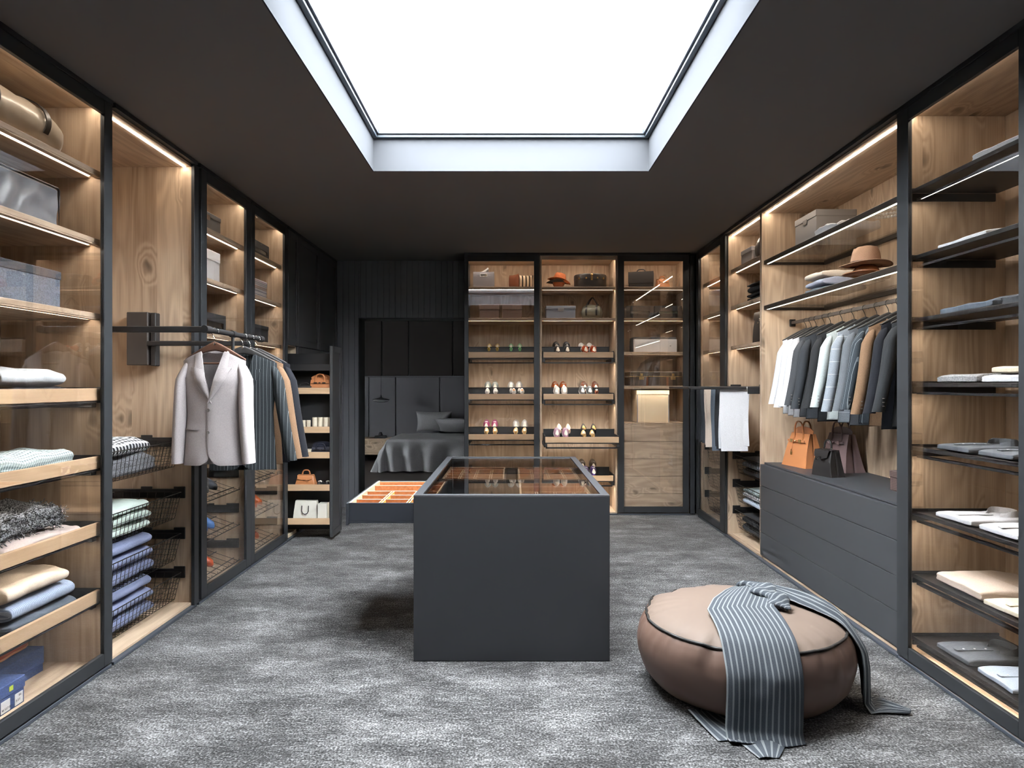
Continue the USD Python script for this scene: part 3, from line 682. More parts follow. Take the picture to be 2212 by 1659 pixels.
def slab(w, d, t, seed=0, crumple=0.35, folds=2, e=0.42, wave=0.006):
    """One folded cloth: a soft slab whose front and sides show the folded layers."""
    m = 40
    a = np.arange(m) * 2 * np.pi / m
    cy, cz = np.sign(np.cos(a)) * abs(np.cos(a)) ** e, np.sign(np.sin(a)) * abs(np.sin(a)) ** e
    xs = np.array([-1, -0.985, -0.955, -0.9, -0.75, -0.55, -0.35, -0.15, 0.05, 0.25, 0.45, 0.65, 0.82, 0.91, 0.955, 0.985, 1.0])
    ks = np.clip(np.sqrt(np.clip((1 - abs(xs)) / 0.05, 0, 1)) * 0.55 + 0.45, 0, 1)
    rings = []
    for x, k in zip(xs, ks):
        z = t / 2 * cz * k
        y = d / 2 * cy * (0.965 + 0.035 * k)
        y += np.sign(-y) * 0.10 * t * (1 - abs(np.sin(np.pi * folds * (z / t + 0.5)))) * (abs(cy) > 0.6)
        rings.append(np.stack([np.full(m, x * w / 2), y, z + t / 2], 1))
    v, f = loft(rings)
    n = meshkit.fbm(v * np.array([9, 9, 3]) + seed * 7.3, 3) - 0.5
    n2 = meshkit.fbm(v * 5 + seed * 3.1 + 40, 2) - 0.5
    v[:, 2] += n * crumple * t * 1.6 * np.clip(v[:, 2] / t, 0, 1)
    v[:, 1] += n2 * wave * 3
    v[:, 0] += (meshkit.fbm(v * 8 + seed + 90, 2) - 0.5) * wave * 2 * (abs(v[:, 0]) > w * 0.4)
    v[:, 2] = np.maximum(v[:, 2], 0.0005)
    return v, f[:, ::-1]

def folded(fr, label, u, w, z, size, m, seed, folds=2, crumple=0.35, group=None, rz=0.0, name='folded_cloth', c='cloth', e=0.42):
    t = at(fr, name, label, c, u, w, z, group, rz)
    part(t, 'folded_layers', slab(*size, seed=seed, folds=folds, crumple=crumple, e=e), m, smooth=50)
    return t

def lid_box(t, w, d, h, lid, m, ml=None, tab=None, o=0.004, lidh=None):
    ml = ml or m
    b = h - 0.008
    part(t, 'body', cat(box(-w / 2, w / 2, -d / 2, -d / 2 + 0.004, 0, b, 0.001), box(-w / 2, w / 2, d / 2 - 0.004, d / 2, 0, b, 0.001), box(-w / 2, -w / 2 + 0.004, -d / 2 + 0.004, d / 2 - 0.004, 0, b, 0.001),
                        box(w / 2 - 0.004, w / 2, -d / 2 + 0.004, d / 2 - 0.004, 0, b, 0.001), box(-w / 2, w / 2, -d / 2, d / 2, 0, 0.004, 0)), m)
    part(t, 'lid', box(-w / 2 - o, w / 2 + o, -d / 2 - o, d / 2 + o, h - lid, h, 0.003), ml)
    if tab:
        part(t, 'tab', box(-0.035, 0.035, -d / 2 - o - 0.003, -d / 2 - o, h - lid - 0.025, h - lid + 0.012, 0.002), tab)

def window_box(t, w, d, h, m):
    """Dark box with a clear window in its front."""
    a, b, z0, z1 = -w / 2 + 0.045, w / 2 - 0.045, 0.055, h - 0.06
    part(t, 'body', cat(box(-w / 2, a, -d / 2, -d / 2 + 0.006, 0, h), box(b, w / 2, -d / 2, -d / 2 + 0.006, 0, h), box(a, b, -d / 2, -d / 2 + 0.006, 0, z0), box(a, b, -d / 2, -d / 2 + 0.006, z1, h),
                        box(-w / 2, -w / 2 + 0.005, -d / 2 + 0.0065, d / 2, 0, h), box(w / 2 - 0.005, w / 2, -d / 2 + 0.0065, d / 2, 0, h), box(-w / 2 + 0.0055, w / 2 - 0.0055, d / 2 - 0.005, d / 2, 0, h), box(-w / 2 + 0.0055, w / 2 - 0.0055, -d / 2 + 0.007, d / 2 - 0.006, 0, 0.005),
                        box(-w / 2 + 0.0055, w / 2 - 0.0055, -d / 2 + 0.007, d / 2 - 0.006, h - 0.006, h)), m)
    part(t, 'window_frame', cat(box(a - 0.008, a + 0.004, -d / 2 - 0.004, -d / 2 - 0.0003, z0 - 0.008, z1 + 0.008), box(b - 0.004, b + 0.008, -d / 2 - 0.004, -d / 2 - 0.0003, z0 - 0.008, z1 + 0.008),
                                box(a + 0.004, b - 0.004, -d / 2 - 0.004, -d / 2 - 0.0003, z0 - 0.008, z0 + 0.004), box(a + 0.004, b - 0.004, -d / 2 - 0.004, -d / 2 - 0.0003, z1 - 0.004, z1 + 0.008)), m)
    part(t, 'pane', box(a, b, -d / 2 + 0.001, -d / 2 + 0.002, z0, z1, 0), SHELFGL)
    part(t, 'thumb_notch', box(-0.02, 0.02, -d / 2 - 0.002, -d / 2 - 0.0003, h - 0.022, h - 0.004, 0.001), BLACK)

def arc(x0, x1, y, z0, h, n=14, e=0.75):
    th = np.linspace(np.pi, 0, n)
    c = np.sign(np.cos(th)) * abs(np.cos(th)) ** e
    return np.stack([lerp(x0, x1, (c + 1) / 2), np.full(n, y), z0 + h * np.sin(th) ** e], 1)

def handbag(t, m, w0, w1, d0, d1, h, hh, handles=2, flap='cut', metal=BRASS, trim=None, lock=False, gus=0.5):
    """Trapezoid leather bag: front and back panels, pinched gussets, flap with belt, rolled handles, metal clasps."""
    trim = trim or m
    rings = []
    for f in np.linspace(0, 1, 10):
        w, d, z = lerp(w0, w1, f ** 0.9), lerp(d0, d1, f ** 0.8), h * f
        bul = 0.012 * math.sin(np.pi * f)
        p = gus * d * 0.42 * (0.15 + 0.85 * f) + 0.004
        q = 0.012
        rings.append([(-w / 2, -d / 2 - bul + q * 0.5, z), (-w / 2 + q, -d / 2 - bul, z), (0, -d / 2 - bul * 1.2, z), (w / 2 - q, -d / 2 - bul, z), (w / 2, -d / 2 - bul + q * 0.5, z),
                      (w / 2 - p * 0.55, -d / 4, z), (w / 2 - p * 0.2, -d * 0.1, z), (w / 2 - p, 0, z), (w / 2 - p * 0.2, d * 0.1, z), (w / 2 - p * 0.55, d / 4, z),
                      (w / 2, d / 2, z), (-w / 2, d / 2, z),
                      (-w / 2 + p * 0.55, d / 4, z), (-w / 2 + p * 0.2, d * 0.1, z), (-w / 2 + p, 0, z), (-w / 2 + p * 0.2, -d * 0.1, z), (-w / 2 + p * 0.55, -d / 4, z)])
    part(t, 'body', loft(rings), m, smooth=40)
    yt, yf = -d1 / 2 - 0.014, -lerp(d0, d1, 0.72) / 2 - 0.016
    if flap == 'cut':        # the flap stands up behind the handles, with a belt across the front
        G = np.array([[(x * (w1 / 2 - 0.004 + 0.006 * v), d1 / 2 * 0.2, h - 0.002 + v * (0.055 - 0.03 * abs(x) ** 3)) for v in np.linspace(0, 1, 4)] for x in np.linspace(-1, 1, 13)])
        part(t, 'flap', sheet(G, 0.004), m, smooth=40)
        part(t, 'belt', box(-w1 * 0.46, w1 * 0.46, yf - 0.005, yf - 0.0005, h * 0.74, h * 0.80, 0.002), trim)
        for x in (-0.22, 0.22):
            part(t, 'clasp', box(x * w1 - 0.016, x * w1 + 0.016, yf - 0.010, yf - 0.0055, h * 0.72, h * 0.82, 0.003), metal)
        part(t, 'turn_lock', lathe([(0, -0.004), (0.008, -0.004), (0.009, 0), (0.007, 0.006), (0, 0.007)], 14, (0, yf - 0.012, h * 0.77)), metal)
    else:
        G = []
        for x in np.linspace(-1, 1, 13):
            pts = [(0.0, d1 / 2), (0.0, -d1 / 2 - 0.006), (0.35, None), (1.0, None)]
            L_ = h * (0.34 - 0.10 * abs(x))
            row = [(x * w1 / 2, d1 / 2, h + 0.004), (x * w1 / 2, 0, h + 0.007), (x * w1 / 2, -d1 / 2 - 0.016, h + 0.002)]
            for v in (0.35, 0.7, 1.0):
                z = h - v * L_
                row.append((x * lerp(w1, w0, 0) / 2 * (1 - 0.10 * v), -lerp(d0, d1, z / h) / 2 - 0.020, z))
            G.append(row)
        part(t, 'flap', sheet(np.array(G), 0.004), m, smooth=40)
        part(t, 'turn_lock', box(-0.011, 0.011, -lerp(d0, d1, 0.72) / 2 - 0.031, -lerp(d0, d1, 0.72) / 2 - 0.023, h * 0.70, h * 0.78, 0.003), metal)
        for x in (-0.03, 0.03):
            part(t, 'clasp', box(x - 0.012, x + 0.012, -lerp(d0, d1, 0.65) / 2 - 0.030, -lerp(d0, d1, 0.65) / 2 - 0.024, h * 0.62, h * 0.675, 0.002), metal)
    hw = w1 * 0.24
    ys = (-d1 / 2 - 0.012, d1 / 2 + 0.004) if handles == 2 else (0.0,)
    for y in ys:
        zb = h * 0.86 if handles == 2 else h + 0.006
        part(t, 'handle', tube(arc(-hw, hw, y, zb, hh + (h - zb)), 0.0065, 8), trim, smooth=60)
        for x in (-hw, hw):
            part(t, 'handle_ring', tube([(x, y - 0.001, zb - 0.018), (x, y - 0.001, zb + 0.012)], 0.0085, 8), metal if handles == 1 else trim)
    if lock:
        x = -0.03
        part(t, 'strap', tube([(x, yf - 0.008, h * 0.86), (x - 0.004, yf - 0.012, h * 0.7), (x - 0.012, yf - 0.016, h * 0.48)], 0.0025, 6), trim)
        part(t, 'padlock', cat(box(x - 0.022, x - 0.002, yf - 0.024, yf - 0.014, h * 0.34, h * 0.44, 0.003), tube(arc(x - 0.018, x - 0.006, yf - 0.019, h * 0.44, 0.018, 8), 0.002, 6)), metal)

SHOE_SCALE = [1.0]
def shoe(t, m, kind='pump', sole=None, inner=None, L_=0.25, W_=0.082):
    """Toe towards +y. kind: pump (low cut, pointed, heel), oxford (laced, round toe), sneaker (thick sole), loafer."""
    L_, W_ = L_ * SHOE_SCALE[0], W_ * (0.5 + 0.5 * SHOE_SCALE[0])
    sole = sole or BLACK
    S = np.linspace(0, 1, 15)
    if kind == 'pump':
        hw = np.interp(S, [0, 0.04, 0.12, 0.35, 0.52, 0.62, 0.80, 0.93, 1], [0.3, 0.52, 0.66, 0.62, 0.85, 0.95, 0.62, 0.26, 0.05]) * W_ / 2
        ht = np.interp(S, [0, 0.1, 0.35, 0.55, 0.68, 0.85, 1], [0.052, 0.050, 0.030, 0.030, 0.046, 0.032, 0.008])
        base = np.interp(S, [0, 0.15, 0.35, 0.6, 1], [0.055, 0.053, 0.034, 0.006, 0.010])
        opening, st = (0.02, 0.66), 0.004
    else:
        r = kind != 'loafer'
        hw = np.interp(S, [0, 0.04, 0.15, 0.40, 0.55, 0.72, 0.88, 0.96, 1], [0.3, 0.60, 0.72, 0.70, 0.90, 1.0, 0.78, 0.50, 0.14]) * W_ / 2
        ht = np.interp(S, [0, 0.08, 0.22, 0.36, 0.48, 0.62, 0.80, 0.93, 1], [0.060, 0.070, 0.058, 0.066, 0.084 if r else 0.062, 0.066 if r else 0.056, 0.046, 0.036, 0.012])
        base = np.full_like(S, 0.022 if kind == 'sneaker' else 0.014)
        opening, st = (0.03, 0.42), (0.022 if kind == 'sneaker' else 0.010)
    y = (S - 0.5) * L_
    a = np.linspace(0, np.pi, 11)
    rings = [[(w * np.cos(q) * (1.0 if q in (0, np.pi) else 1.02), yy, b + h * np.sin(q) ** 0.8) for q in a] + [(-w * 0.7, yy, b - 0.001), (w * 0.7, yy, b - 0.001)] for w, yy, h, b in zip(hw, y, ht, base)]
    part(t, 'upper', loft(rings), m, smooth=50)
    R2 = [[(w * 1.05 * np.cos(q), yy, b - (0 if np.sin(q) > -1e-9 else st)) for q in (0.0, np.pi)] + [(-w * 1.05, yy, b - st), (w * 1.05, yy, b - st)] for w, yy, b in zip(hw, y, base)]
    part(t, 'sole', loft(R2), sole, smooth=40)
    if kind == 'pump':
        part(t, 'heel', loft([[(x * k, -L_ / 2 + 0.012 + yy * k, z) for x, yy in ((-0.016, -0.006), (0.016, -0.006), (0.016, 0.028), (-0.016, 0.028))] for z, k in ((0.0, 0.55), (0.02, 0.6), (0.052, 1.0))]), m, smooth=30)
    elif kind == 'oxford':
        part(t, 'heel', loft([[(x, yy, z) for x, yy in ((-0.028, -L_ / 2 + 0.006), (0.028, -L_ / 2 + 0.006), (0.026, -L_ / 2 + 0.07), (-0.026, -L_ / 2 + 0.07))] for z in (-0.008, 0.004)]), sole, smooth=30)
    s2 = np.linspace(*opening, 8)
    G = []
    for s in s2:
        w, h, b = (np.interp(s, S, k) for k in (hw, ht, base))
        e = math.sin(np.pi * np.clip((s - opening[0]) / (opening[1] - opening[0]), 0.04, 0.96)) ** 0.5
        G.append([(x * w * 0.74 * e, (s - 0.5) * L_, b + h * (1 - 0.28 * x * x * e * e) ** 0.5 + 0.0015) for x in np.linspace(-1, 1, 7)])
    part(t, 'insole', sheet(np.array(G), 0.0012), inner or plain('pale_insole', srgb(236, 228, 215), 0.7), smooth=50)
    if kind in ('oxford', 'sneaker'):
        for k in range(3):
            s = 0.48 + 0.06 * k
            w, h, b = (np.interp(s, S, q) for q in (hw, ht, base))
            part(t, 'lace', tube([(x * w * 0.45, (s - 0.5) * L_, b + h * math.sqrt(1 - (x * 0.45) ** 2 * 0.4) + 0.001) for x in (-1, -0.5, 0, 0.5, 1)], 0.0022, 5), plain('lace_grey', srgb(150, 148, 146), 0.8) if kind == 'oxford' else WHITE)

def pair(fr, names, label, u, w, z, gap, build, rx=0.0, rz=0.0, c='shoe', group=None, side=('left-hand', 'right-hand')):
    """A pair: two things alike, told apart by their place."""
    a = at(fr, names, label % side[0], c, u, w - gap / 2, z, group, rz, rx)
    build(a)
    b = at(fr, names, label % side[1], c, u, w + gap / 2, z, group, rz, rx)
    build(b)

def hat(t, m, band, r=0.155, ch=0.105, tilt=0.0, droop=0.02, curl=0.0):
    a = np.arange(48) * 2 * np.pi / 48
    R = []
    for rr, zz in ((r, 0.010), (r * 0.99, 0.014), (r * 0.8, 0.004), (r * 0.62, 0.006), (r * 0.585, 0.012), (r * 0.57, 0.04), (r * 0.53, ch * 0.7), (r * 0.45, ch), (r * 0.30, ch * 1.06), (r * 0.12, ch * 1.0), (0.002, ch * 0.97)):
        x, y = rr * np.cos(a) * 1.05, rr * np.sin(a) * 1.16
        z = np.full_like(a, zz)
        if rr > r * 0.6:
            z += (curl * np.abs(np.cos(a)) ** 2 - droop * np.sin(a) ** 2) * ((rr - r * 0.6) / (r * 0.4)) ** 1.5
        if zz > ch * 0.65:
            z -= 0.030 * np.exp(-(x / 0.022) ** 2) * (0.4 + 0.6 * (y > -0.05))
            x = x * (1 - 0.25 * np.clip(-y / r, 0, 1))
        R.append(np.stack([x, y, z + droop], 1))
    v, f = loft(R)
    part(t, 'felt', move((v, f), rx=tilt), m, smooth=60)
    v, f = lathe([(r * 0.59, 0.008), (r * 0.60, 0.009), (r * 0.59, 0.036), (r * 0.57, 0.036)], 40, caps=False)
    v[:, 0] *= 1.05; v[:, 1] *= 1.16; v[:, 2] += droop
    part(t, 'band', move((v, f), rx=tilt), band, smooth=60)

# ---- garments
def garment(t, m, W=0.40, Ln=0.64, kind='blazer', seed=0, uvm=False, sleeve=0.56, inner=None, button=None, flare=0.05, body_d=0.075, arm_fwd=0.02, deep=None, thin=1.0):
    """Jacket or shirt on a hanger, front towards -y, z = 0 at the collar. Parts: body, sleeves, collar, lapels, buttons, pockets."""
    inner = inner or m
    hs, vb = W / 2 - 0.008, (deep or (0.30 if kind == 'blazer' else 0.05))
    zc = lambda x: -0.055 * np.clip((abs(x) - 0.06) / (hs - 0.06), 0, 1) ** 1.15
    def side(z):
        return np.interp(-z, [0.0, 0.06, 0.16, 0.34, Ln], [hs, hs, hs - 0.005, hs - 0.022, hs - 0.002])
    def dep(z):
        return np.interp(-z, [0.0, 0.05, 0.16, 0.4, Ln], [0.022, 0.034, body_d * 0.9, body_d * 0.85, body_d])
    def front(x, z, k=1.0):
        s = side(z)
        return -thin * dep(z) * k * np.sqrt(np.clip(1 - (x / (s * 1.002)) ** 2, 0, 1)) - 0.006 * (meshkit.fbm(np.stack([x * 6, np.full_like(x, seed * 3.7), z * 2.5], -1), 2) - 0.5) * 4 * np.clip(-z / 0.2, 0, 1) * np.clip((s - abs(x)) / 0.04, 0, 1)
    def cedge(z):
        zz = -z
        e = np.where(zz < vb, 0.066 * (1 - (np.clip(zz, 0, vb) / vb)) ** 0.92 - 0.014 * (np.clip(zz, 0, vb) / vb), -0.014)
        if kind == 'blazer':
            e = e + 0.030 * np.clip((zz - (Ln - 0.10)) / 0.10, 0, 1) ** 2.4
        return e
    nu, nv = 14, 30
    for sg, lab in ((1, 'left'), (-1, 'right')):
        G = np.zeros((nv, nu, 3))
        for i, v in enumerate(np.linspace(0, 1, nv)):
            u = np.linspace(0, 1, nu)
            ze = -(Ln) * v
            x = lerp(cedge(np.array([ze]))[0], side(ze), u)
            hem = -Ln + (0.022 * np.clip(1 - u * 3.0, 0, 1) ** 2 if kind == 'blazer' else 0.0)
            z = zc(x) * (1 - v) + hem * v
            y = front(x, z) - (0.004 if sg > 0 else 0.0)
            G[i] = np.stack([x * sg, y, z], -1)
        if sg < 0:
            G = G[:, ::-1]
        part(t, 'front_panel', sheet(G, 0.003), m, smooth=True, uv=None)
    G = np.zeros((nv, 17, 3))
    for i, v in enumerate(np.linspace(0, 1, nv)):
        ze = -Ln * v
        x = np.linspace(-1, 1, 17) * side(ze)
        z = (zc(x) - 0.012 * np.clip(1 - (x / 0.06) ** 2, 0, 1)) * (1 - v) + (-Ln - 0.006) * v
        s = side(z)
        y = thin * dep(z) * 0.8 * np.sqrt(np.clip(1 - (x / (s * 1.002)) ** 2, 0, 1)) + 0.012 * (meshkit.fbm(np.stack([x * 7, z * 2, x * 0 + seed], -1), 2) - 0.5) * np.clip(-z / 0.2, 0, 1) * np.clip((s - abs(x)) / 0.04, 0, 1)
        G[i] = np.stack([x, y, z], -1)
    part(t, 'back_panel', sheet(G[:, ::-1], 0.003), m, smooth=True)
    for sg in (1, -1):
        rings = []
        for k, f in enumerate((0.0, 0.03, 0.08, 0.16, 0.28, 0.42, 0.56, 0.7, 0.85, 0.985, 1.0, 0.985)):
            x = hs - 0.026 + 0.026 * np.clip(f / 0.16, 0, 1) + flare * f ** 1.25
            y = -arm_fwd * np.sin(f * 2.2) + 0.004
            z = -0.066 - sleeve * f
            ra, rb = np.interp(f, [0, 0.03, 0.08, 0.2, 0.5, 1], [0.012, 0.022, 0.030, 0.037, 0.036, 0.033]), np.interp(f, [0, 0.03, 0.08, 0.2, 0.5, 1], [0.020, 0.034, 0.046, 0.062, 0.060, 0.056])
            if k == 11:
                ra, rb = ra * 0.9, rb * 0.9
            a = np.arange(22) * 2 * np.pi / 22
            w = 1 + 0.12 * (meshkit.fbm(np.stack([np.cos(a) * 1.4, np.sin(a) * 1.4, np.full_like(a, f * 3.3 + seed * 1.7 + sg)], -1), 2) - 0.5) * np.clip(f * 4, 0, 1)
            dz = 0.006 * np.clip(1 - f / 0.12, 0, 1)
            rings.append(np.stack([sg * (x + ra * w * np.cos(a)), thin * (y + rb * w * np.sin(a)), z + dz - 0.32 * ra * np.cos(a) * np.clip(1 - f / 0.2, 0, 1)], 1))
        v, f = loft(rings)
        sl = part(t, 'sleeve', (v, f if sg > 0 else f[:, ::-1]), m, smooth=55)
        if button:
            for q in range(3):
                part(sl, 'cuff_button', lathe([(0, -0.002), (0.006, -0.002), (0.007, 0.001), (0, 0.002)], 10, (sg * (hs + flare * 0.9 + 0.012) , -0.062 - arm_fwd * 0.8, -0.06 - sleeve + 0.03 + 0.022 * q)), button)
    # collar band round the neck
    th = np.linspace(-1.95, 1.95, 21)
    G = np.zeros((21, 5, 3))
    for i, q in enumerate(th):
        x, y = 0.070 * np.sin(q), 0.022 * np.cos(q) + 0.004
        zz = -0.006 - 0.018 * np.clip((abs(q) - 1.2) / 1.1, 0, 1) ** 2 * 2
        y = y if abs(q) < 1.7 else lerp(y, front(np.array([abs(x)]), np.array([zz - 0.02]))[0] - 0.006, (abs(q) - 1.7) / 0.6)
        for j, (o, h) in enumerate(((0.0, -0.006), (0.002, 0.006), (0.006, 0.013), (0.011, 0.008), (0.017, -0.014))):
            k = 1.0 + o / 0.07
            G[i, j] = (x * k, y * k + (-o * 0.6 if abs(q) > 1.5 else o * 0.2), zz + h)
    part(t, 'collar', sheet(G, 0.003), m, smooth=60)
    if kind == 'blazer':
        for sg in (1, -1):
            rows = []
            for zz in np.concatenate([np.linspace(0.005, 0.105, 8), np.linspace(0.1055, vb - 0.006, 14)]):
                xi = cedge(np.array([-zz]))[0]
                if zz < 0.105:
                    wd = lerp(0.030, 0.052, zz / 0.105)
                else:
                    wd = 0.074 * (1 - (max(0.0, zz - 0.1055) / (vb - 0.1055)) ** 1.3) + 0.001
                x = xi + wd * np.linspace(0, 1, 6)
                z0 = -zz + np.array([0.0] * 6) + (0.014 * np.linspace(0, 1, 6) if zz > 0.105 and zz < 0.14 else 0.0)
                y = front(x, -np.full(6, zz)) - (0.007 + (0.006 if zz > 0.105 else 0.002) * np.sin(np.linspace(0, 1, 6) * np.pi)) * (0.45 + 0.55 * min(1, (vb - zz) / 0.08)) - (0.004 if sg > 0 else 0)
                rows.append(np.stack([sg * x, y, z0 + zc(x) * np.clip(1 - zz / 0.1, 0, 1)], -1))
            G = np.array(rows)
            part(t, 'lapel', sheet(G if sg > 0 else G[:, ::-1], 0.003), m, smooth=35)
        for zz in (vb + 0.03, vb + 0.155):
            part(t, 'button', move(lathe([(0, -0.002), (0.008, -0.002), (0.0085, 0.0015), (0.006, 0.001), (0, 0.001)], 16), (-0.006, front(np.array([0.0]), np.array([-zz]))[0] - 0.008, -zz), rx=90), button or plain('horn_button', srgb(110, 108, 106), 0.4))
        for sg in (1, -1):
            x = np.linspace(0.065, 0.155, 8)
            z0 = -(vb + 0.135)
            G = np.array([[(sg * a, front(np.array([a]), np.array([z0 - q]))[0] - 0.005, z0 - q) for a in x] for q in (0, 0.004, 0.008)])
            part(t, 'pocket_welt', sheet(G if sg > 0 else G[:, ::-1], 0.003), m, smooth=30)

def hanger(t, m, W=0.38, hook=CHROME, bar=True, wide=0.022, top=0.105):
    """Shaped hanger: z = 0 where the garment's collar sits; the hook's bend is at z = top."""
    xs = np.linspace(-1, 1, 25)
    rings = []
    for x in xs:
        z = 0.022 - 0.075 * abs(x) ** 1.25
        k = 1 - 0.35 * abs(x) ** 4
        hgt, dp = (0.040 * (1 - abs(x)) ** 1.3 + 0.013) * k, wide * (0.55 + 0.45 * abs(x)) * k
        y = 0.012 * x * x
        rings.append([(x * W / 2, y + dp / 2 * c, z + hgt / 2 * s) for c, s in ((1, 0.6), (0.6, 1), (-0.6, 1), (-1, 0.6), (-1, -0.6), (-0.6, -1), (0.6, -1), (1, -0.6))])
    part(t, 'shoulders', loft(rings), m, smooth=40)
    if bar:
        part(t, 'bar', tube([(-W * 0.40, 0.006, -0.075), (W * 0.40, 0.006, -0.075)], 0.006, 8), m)
        for s in (-1, 1):
            part(t, 'bar_end', tube([(s * W * 0.40, 0.008, -0.078), (s * W * 0.42, 0.009, -0.035)], 0.006, 8), m)
    r = 0.021
    a = np.linspace(-0.5, 3.6, 16)
    pts = [(0, 0, 0.03), (0, 0, top - 0.045), (0.004, 0, top - 0.036)] + [(-r * np.cos(q) * -1 if False else r * np.cos(np.pi - q) * -1, 0, top + r * np.sin(q)) for q in a[::1]]
    pts = [(0, 0, 0.03), (0, 0, top - 0.052), (-0.004, 0, top - 0.036), (-0.014, 0, top - 0.016)] + [(r * math.cos(q), 0, top + r * math.sin(q)) for q in np.linspace(math.pi + 0.5, -0.35, 15)]
    part(t, 'hook', tube(pts, 0.0021, 7), hook, smooth=60)
    part(t, 'hook_socket', lathe([(0, 0.028), (0.008, 0.028), (0.008, 0.038), (0.005, 0.044), (0, 0.044)], 12), hook)
# ---------------------------------------------------------------- cloths
def cl(name, r, g, b, **k): return fabric(name, srgb(r, g, b), **k)
GREYCL = cl('cloth_light_grey', 196, 200, 203); DARKCL = cl('cloth_charcoal', 70, 73, 78); CREAM = cl('cloth_cream', 226, 209, 190)
SKYB = striped('rib_knit_pale_blue', srgb(168, 180, 202), srgb(122, 136, 160), 0.010, 0.22, 'x'); SLATE = cl('cloth_slate_blue', 92, 101, 112)
MINT = cl('cloth_mint_grey', 202, 216, 208); TOWEL = cl('towel_blue', 140, 147, 176, col2=srgb(100, 108, 138), scale=330, bump=0.9, rough=1.0)
FUR = cl('plush_grey', 150, 150, 156, col2=srgb(86, 86, 92), scale=180, bump=0.9); PINKG = cl('cloth_rose_grey', 196, 180, 174)
KNITD = cl('boucle_dark', 150, 152, 156, col2=srgb(34, 35, 38), scale=150, bump=1.0, mix_lo=0.42, mix_hi=0.56, rough=1.0)
WAFFLE = striped('open_knit_mint', srgb(206, 218, 216), srgb(92, 108, 112), 0.016, 0.34, 'x', extra=('y', 0.016, 0.34, 'and'))
GING = striped('gingham', srgb(232, 232, 234), srgb(20, 22, 28), 0.034, 0.5, 'x', extra=('y', 0.034, 0.5, 'and'), noise=0.03)
BLACKCL = cl('cloth_black', 40, 41, 45); WHITECL = cl('cloth_white', 208, 209, 214, bump=0.2); CHARC = cl('cloth_dark_charcoal', 56, 59, 65)
BEIGE = cl('cloth_beige', 205, 188, 174); BLUEG = cl('cloth_blue_grey', 128, 138, 152); GREYKN = cl('knit_grey_melange', 172, 172, 174, col2=srgb(104, 104, 108), scale=220, bump=0.7)
MINTCH = striped('cloth_mint_check', srgb(190, 206, 208), srgb(90, 108, 118), 0.02, 0.1, 'x', extra=('y', 0.02, 0.1))
DENIM = cl('shirt_slate', 100, 105, 112); PALEB = cl('shirt_pale_blue', 172, 184, 200, bump=0.2); CREAMSH = cl('shirt_cream', 222, 212, 190, bump=0.2)
leather = lambda n, r, g, b, ro=0.42: plain('leather_' + n, srgb(r, g, b), ro, spec=0.45)
ORANGE, BLKLE, MAUVE, BRNLE = leather('orange', 184, 120, 76), leather('black', 38, 36, 36, 0.38), leather('mauve', 118, 98, 98), leather('brown', 96, 72, 52)
CARDW = fabric('box_linen_white', srgb(226, 225, 228), bump=0.15); GREYBOX = plain('box_grey', srgb(150, 149, 151), 0.6)
LINENG = fabric('box_linen_grey_blue', srgb(118, 124, 136), srgb(82, 88, 98), 160, bump=0.6); LINEND = fabric('box_linen_dark', srgb(78, 80, 86), srgb(58, 60, 65), 160, bump=0.5)
BLKBOX = fabric('box_black', srgb(58, 58, 61), scale=160)

# ---------------------------------------------------------------- nearest left wardrobe
t = at(L, 'duffel_bag', 'taupe satin holdall with a black strap on the top shelf of the nearest left wardrobe', 'bag', 0.30, 3.17, ZS[0])
SATIN = plain('satin_taupe', srgb(150, 136, 118), 0.3, sheen=0.3)
def cushiony(w, d, h, seed=0, ex=3.2, nx=26, m=30, sag=0.0, taper=0.75):
    rings = []
    for x in np.linspace(-1, 1, nx):
        k = (1 - abs(x) ** ex) ** (1 / ex) * (1 - taper) + taper if abs(x) < 1 else taper
        k = max(0.05, max(0.0, 1 - abs(x) ** 6) ** 0.35 * (1 - 0.2 * abs(x) ** 2))
        a = np.arange(m) * 2 * np.pi / m
        y = d / 2 * np.sign(np.cos(a)) * abs(np.cos(a)) ** 0.7 * (0.75 + 0.25 * k)
        z = h / 2 * np.sign(np.sin(a)) * abs(np.sin(a)) ** 0.8 * k
        z = np.where(z < 0, z / max(k, 0.2) * 0.98, z * (1 - sag * np.cos(x * 2.2) * 0.3))
        rings.append(np.stack([np.full(m, x * w / 2), y * (1 - 0.25 * np.clip(z / h * 2, 0, 1)), z + h / 2], 1))
    v, f = loft(rings)
    n = meshkit.fbm(v * 7 + seed * 5.1, 3) - 0.5
    v[:, 2] += n * h * 0.22 * np.clip(v[:, 2] / h, 0, 1)
    v[:, 1] += n * 0.03
    v[:, 2] = np.maximum(v[:, 2], 0.0005)
    return v, f[:, ::-1]
part(t, 'body', cushiony(0.62, 0.40, 0.27, 3), SATIN, smooth=60)
for x in (-0.20, 0.13):
    a = np.linspace(-0.35, np.pi + 0.35, 26)
    G = np.array([[(x + dx + 0.02 * math.sin(q), -0.208 * math.cos(q), max(0.002, 0.135 + 0.142 * math.sin(q))) for q in a] for dx in (-0.017, 0, 0.017)])
    part(t, 'strap', sheet(G, 0.006), BLKLE, smooth=60)
t = at(L, 'storage_bag', 'grey satin storage bag with a black rim, second shelf of the nearest left wardrobe', 'bag', 0.29, 3.17, ZS[1])
SATG = plain('satin_grey', srgb(118, 120, 126), 0.28, sheen=0.3)
v, f = box(-0.215, 0.215, -0.19, 0.19, 0, 0.205, 0.012)
m_ = trimesh.Trimesh(v, f, process=False).subdivide().subdivide().subdivide().subdivide()
v = np.array(m_.vertices); f = np.array(m_.faces)
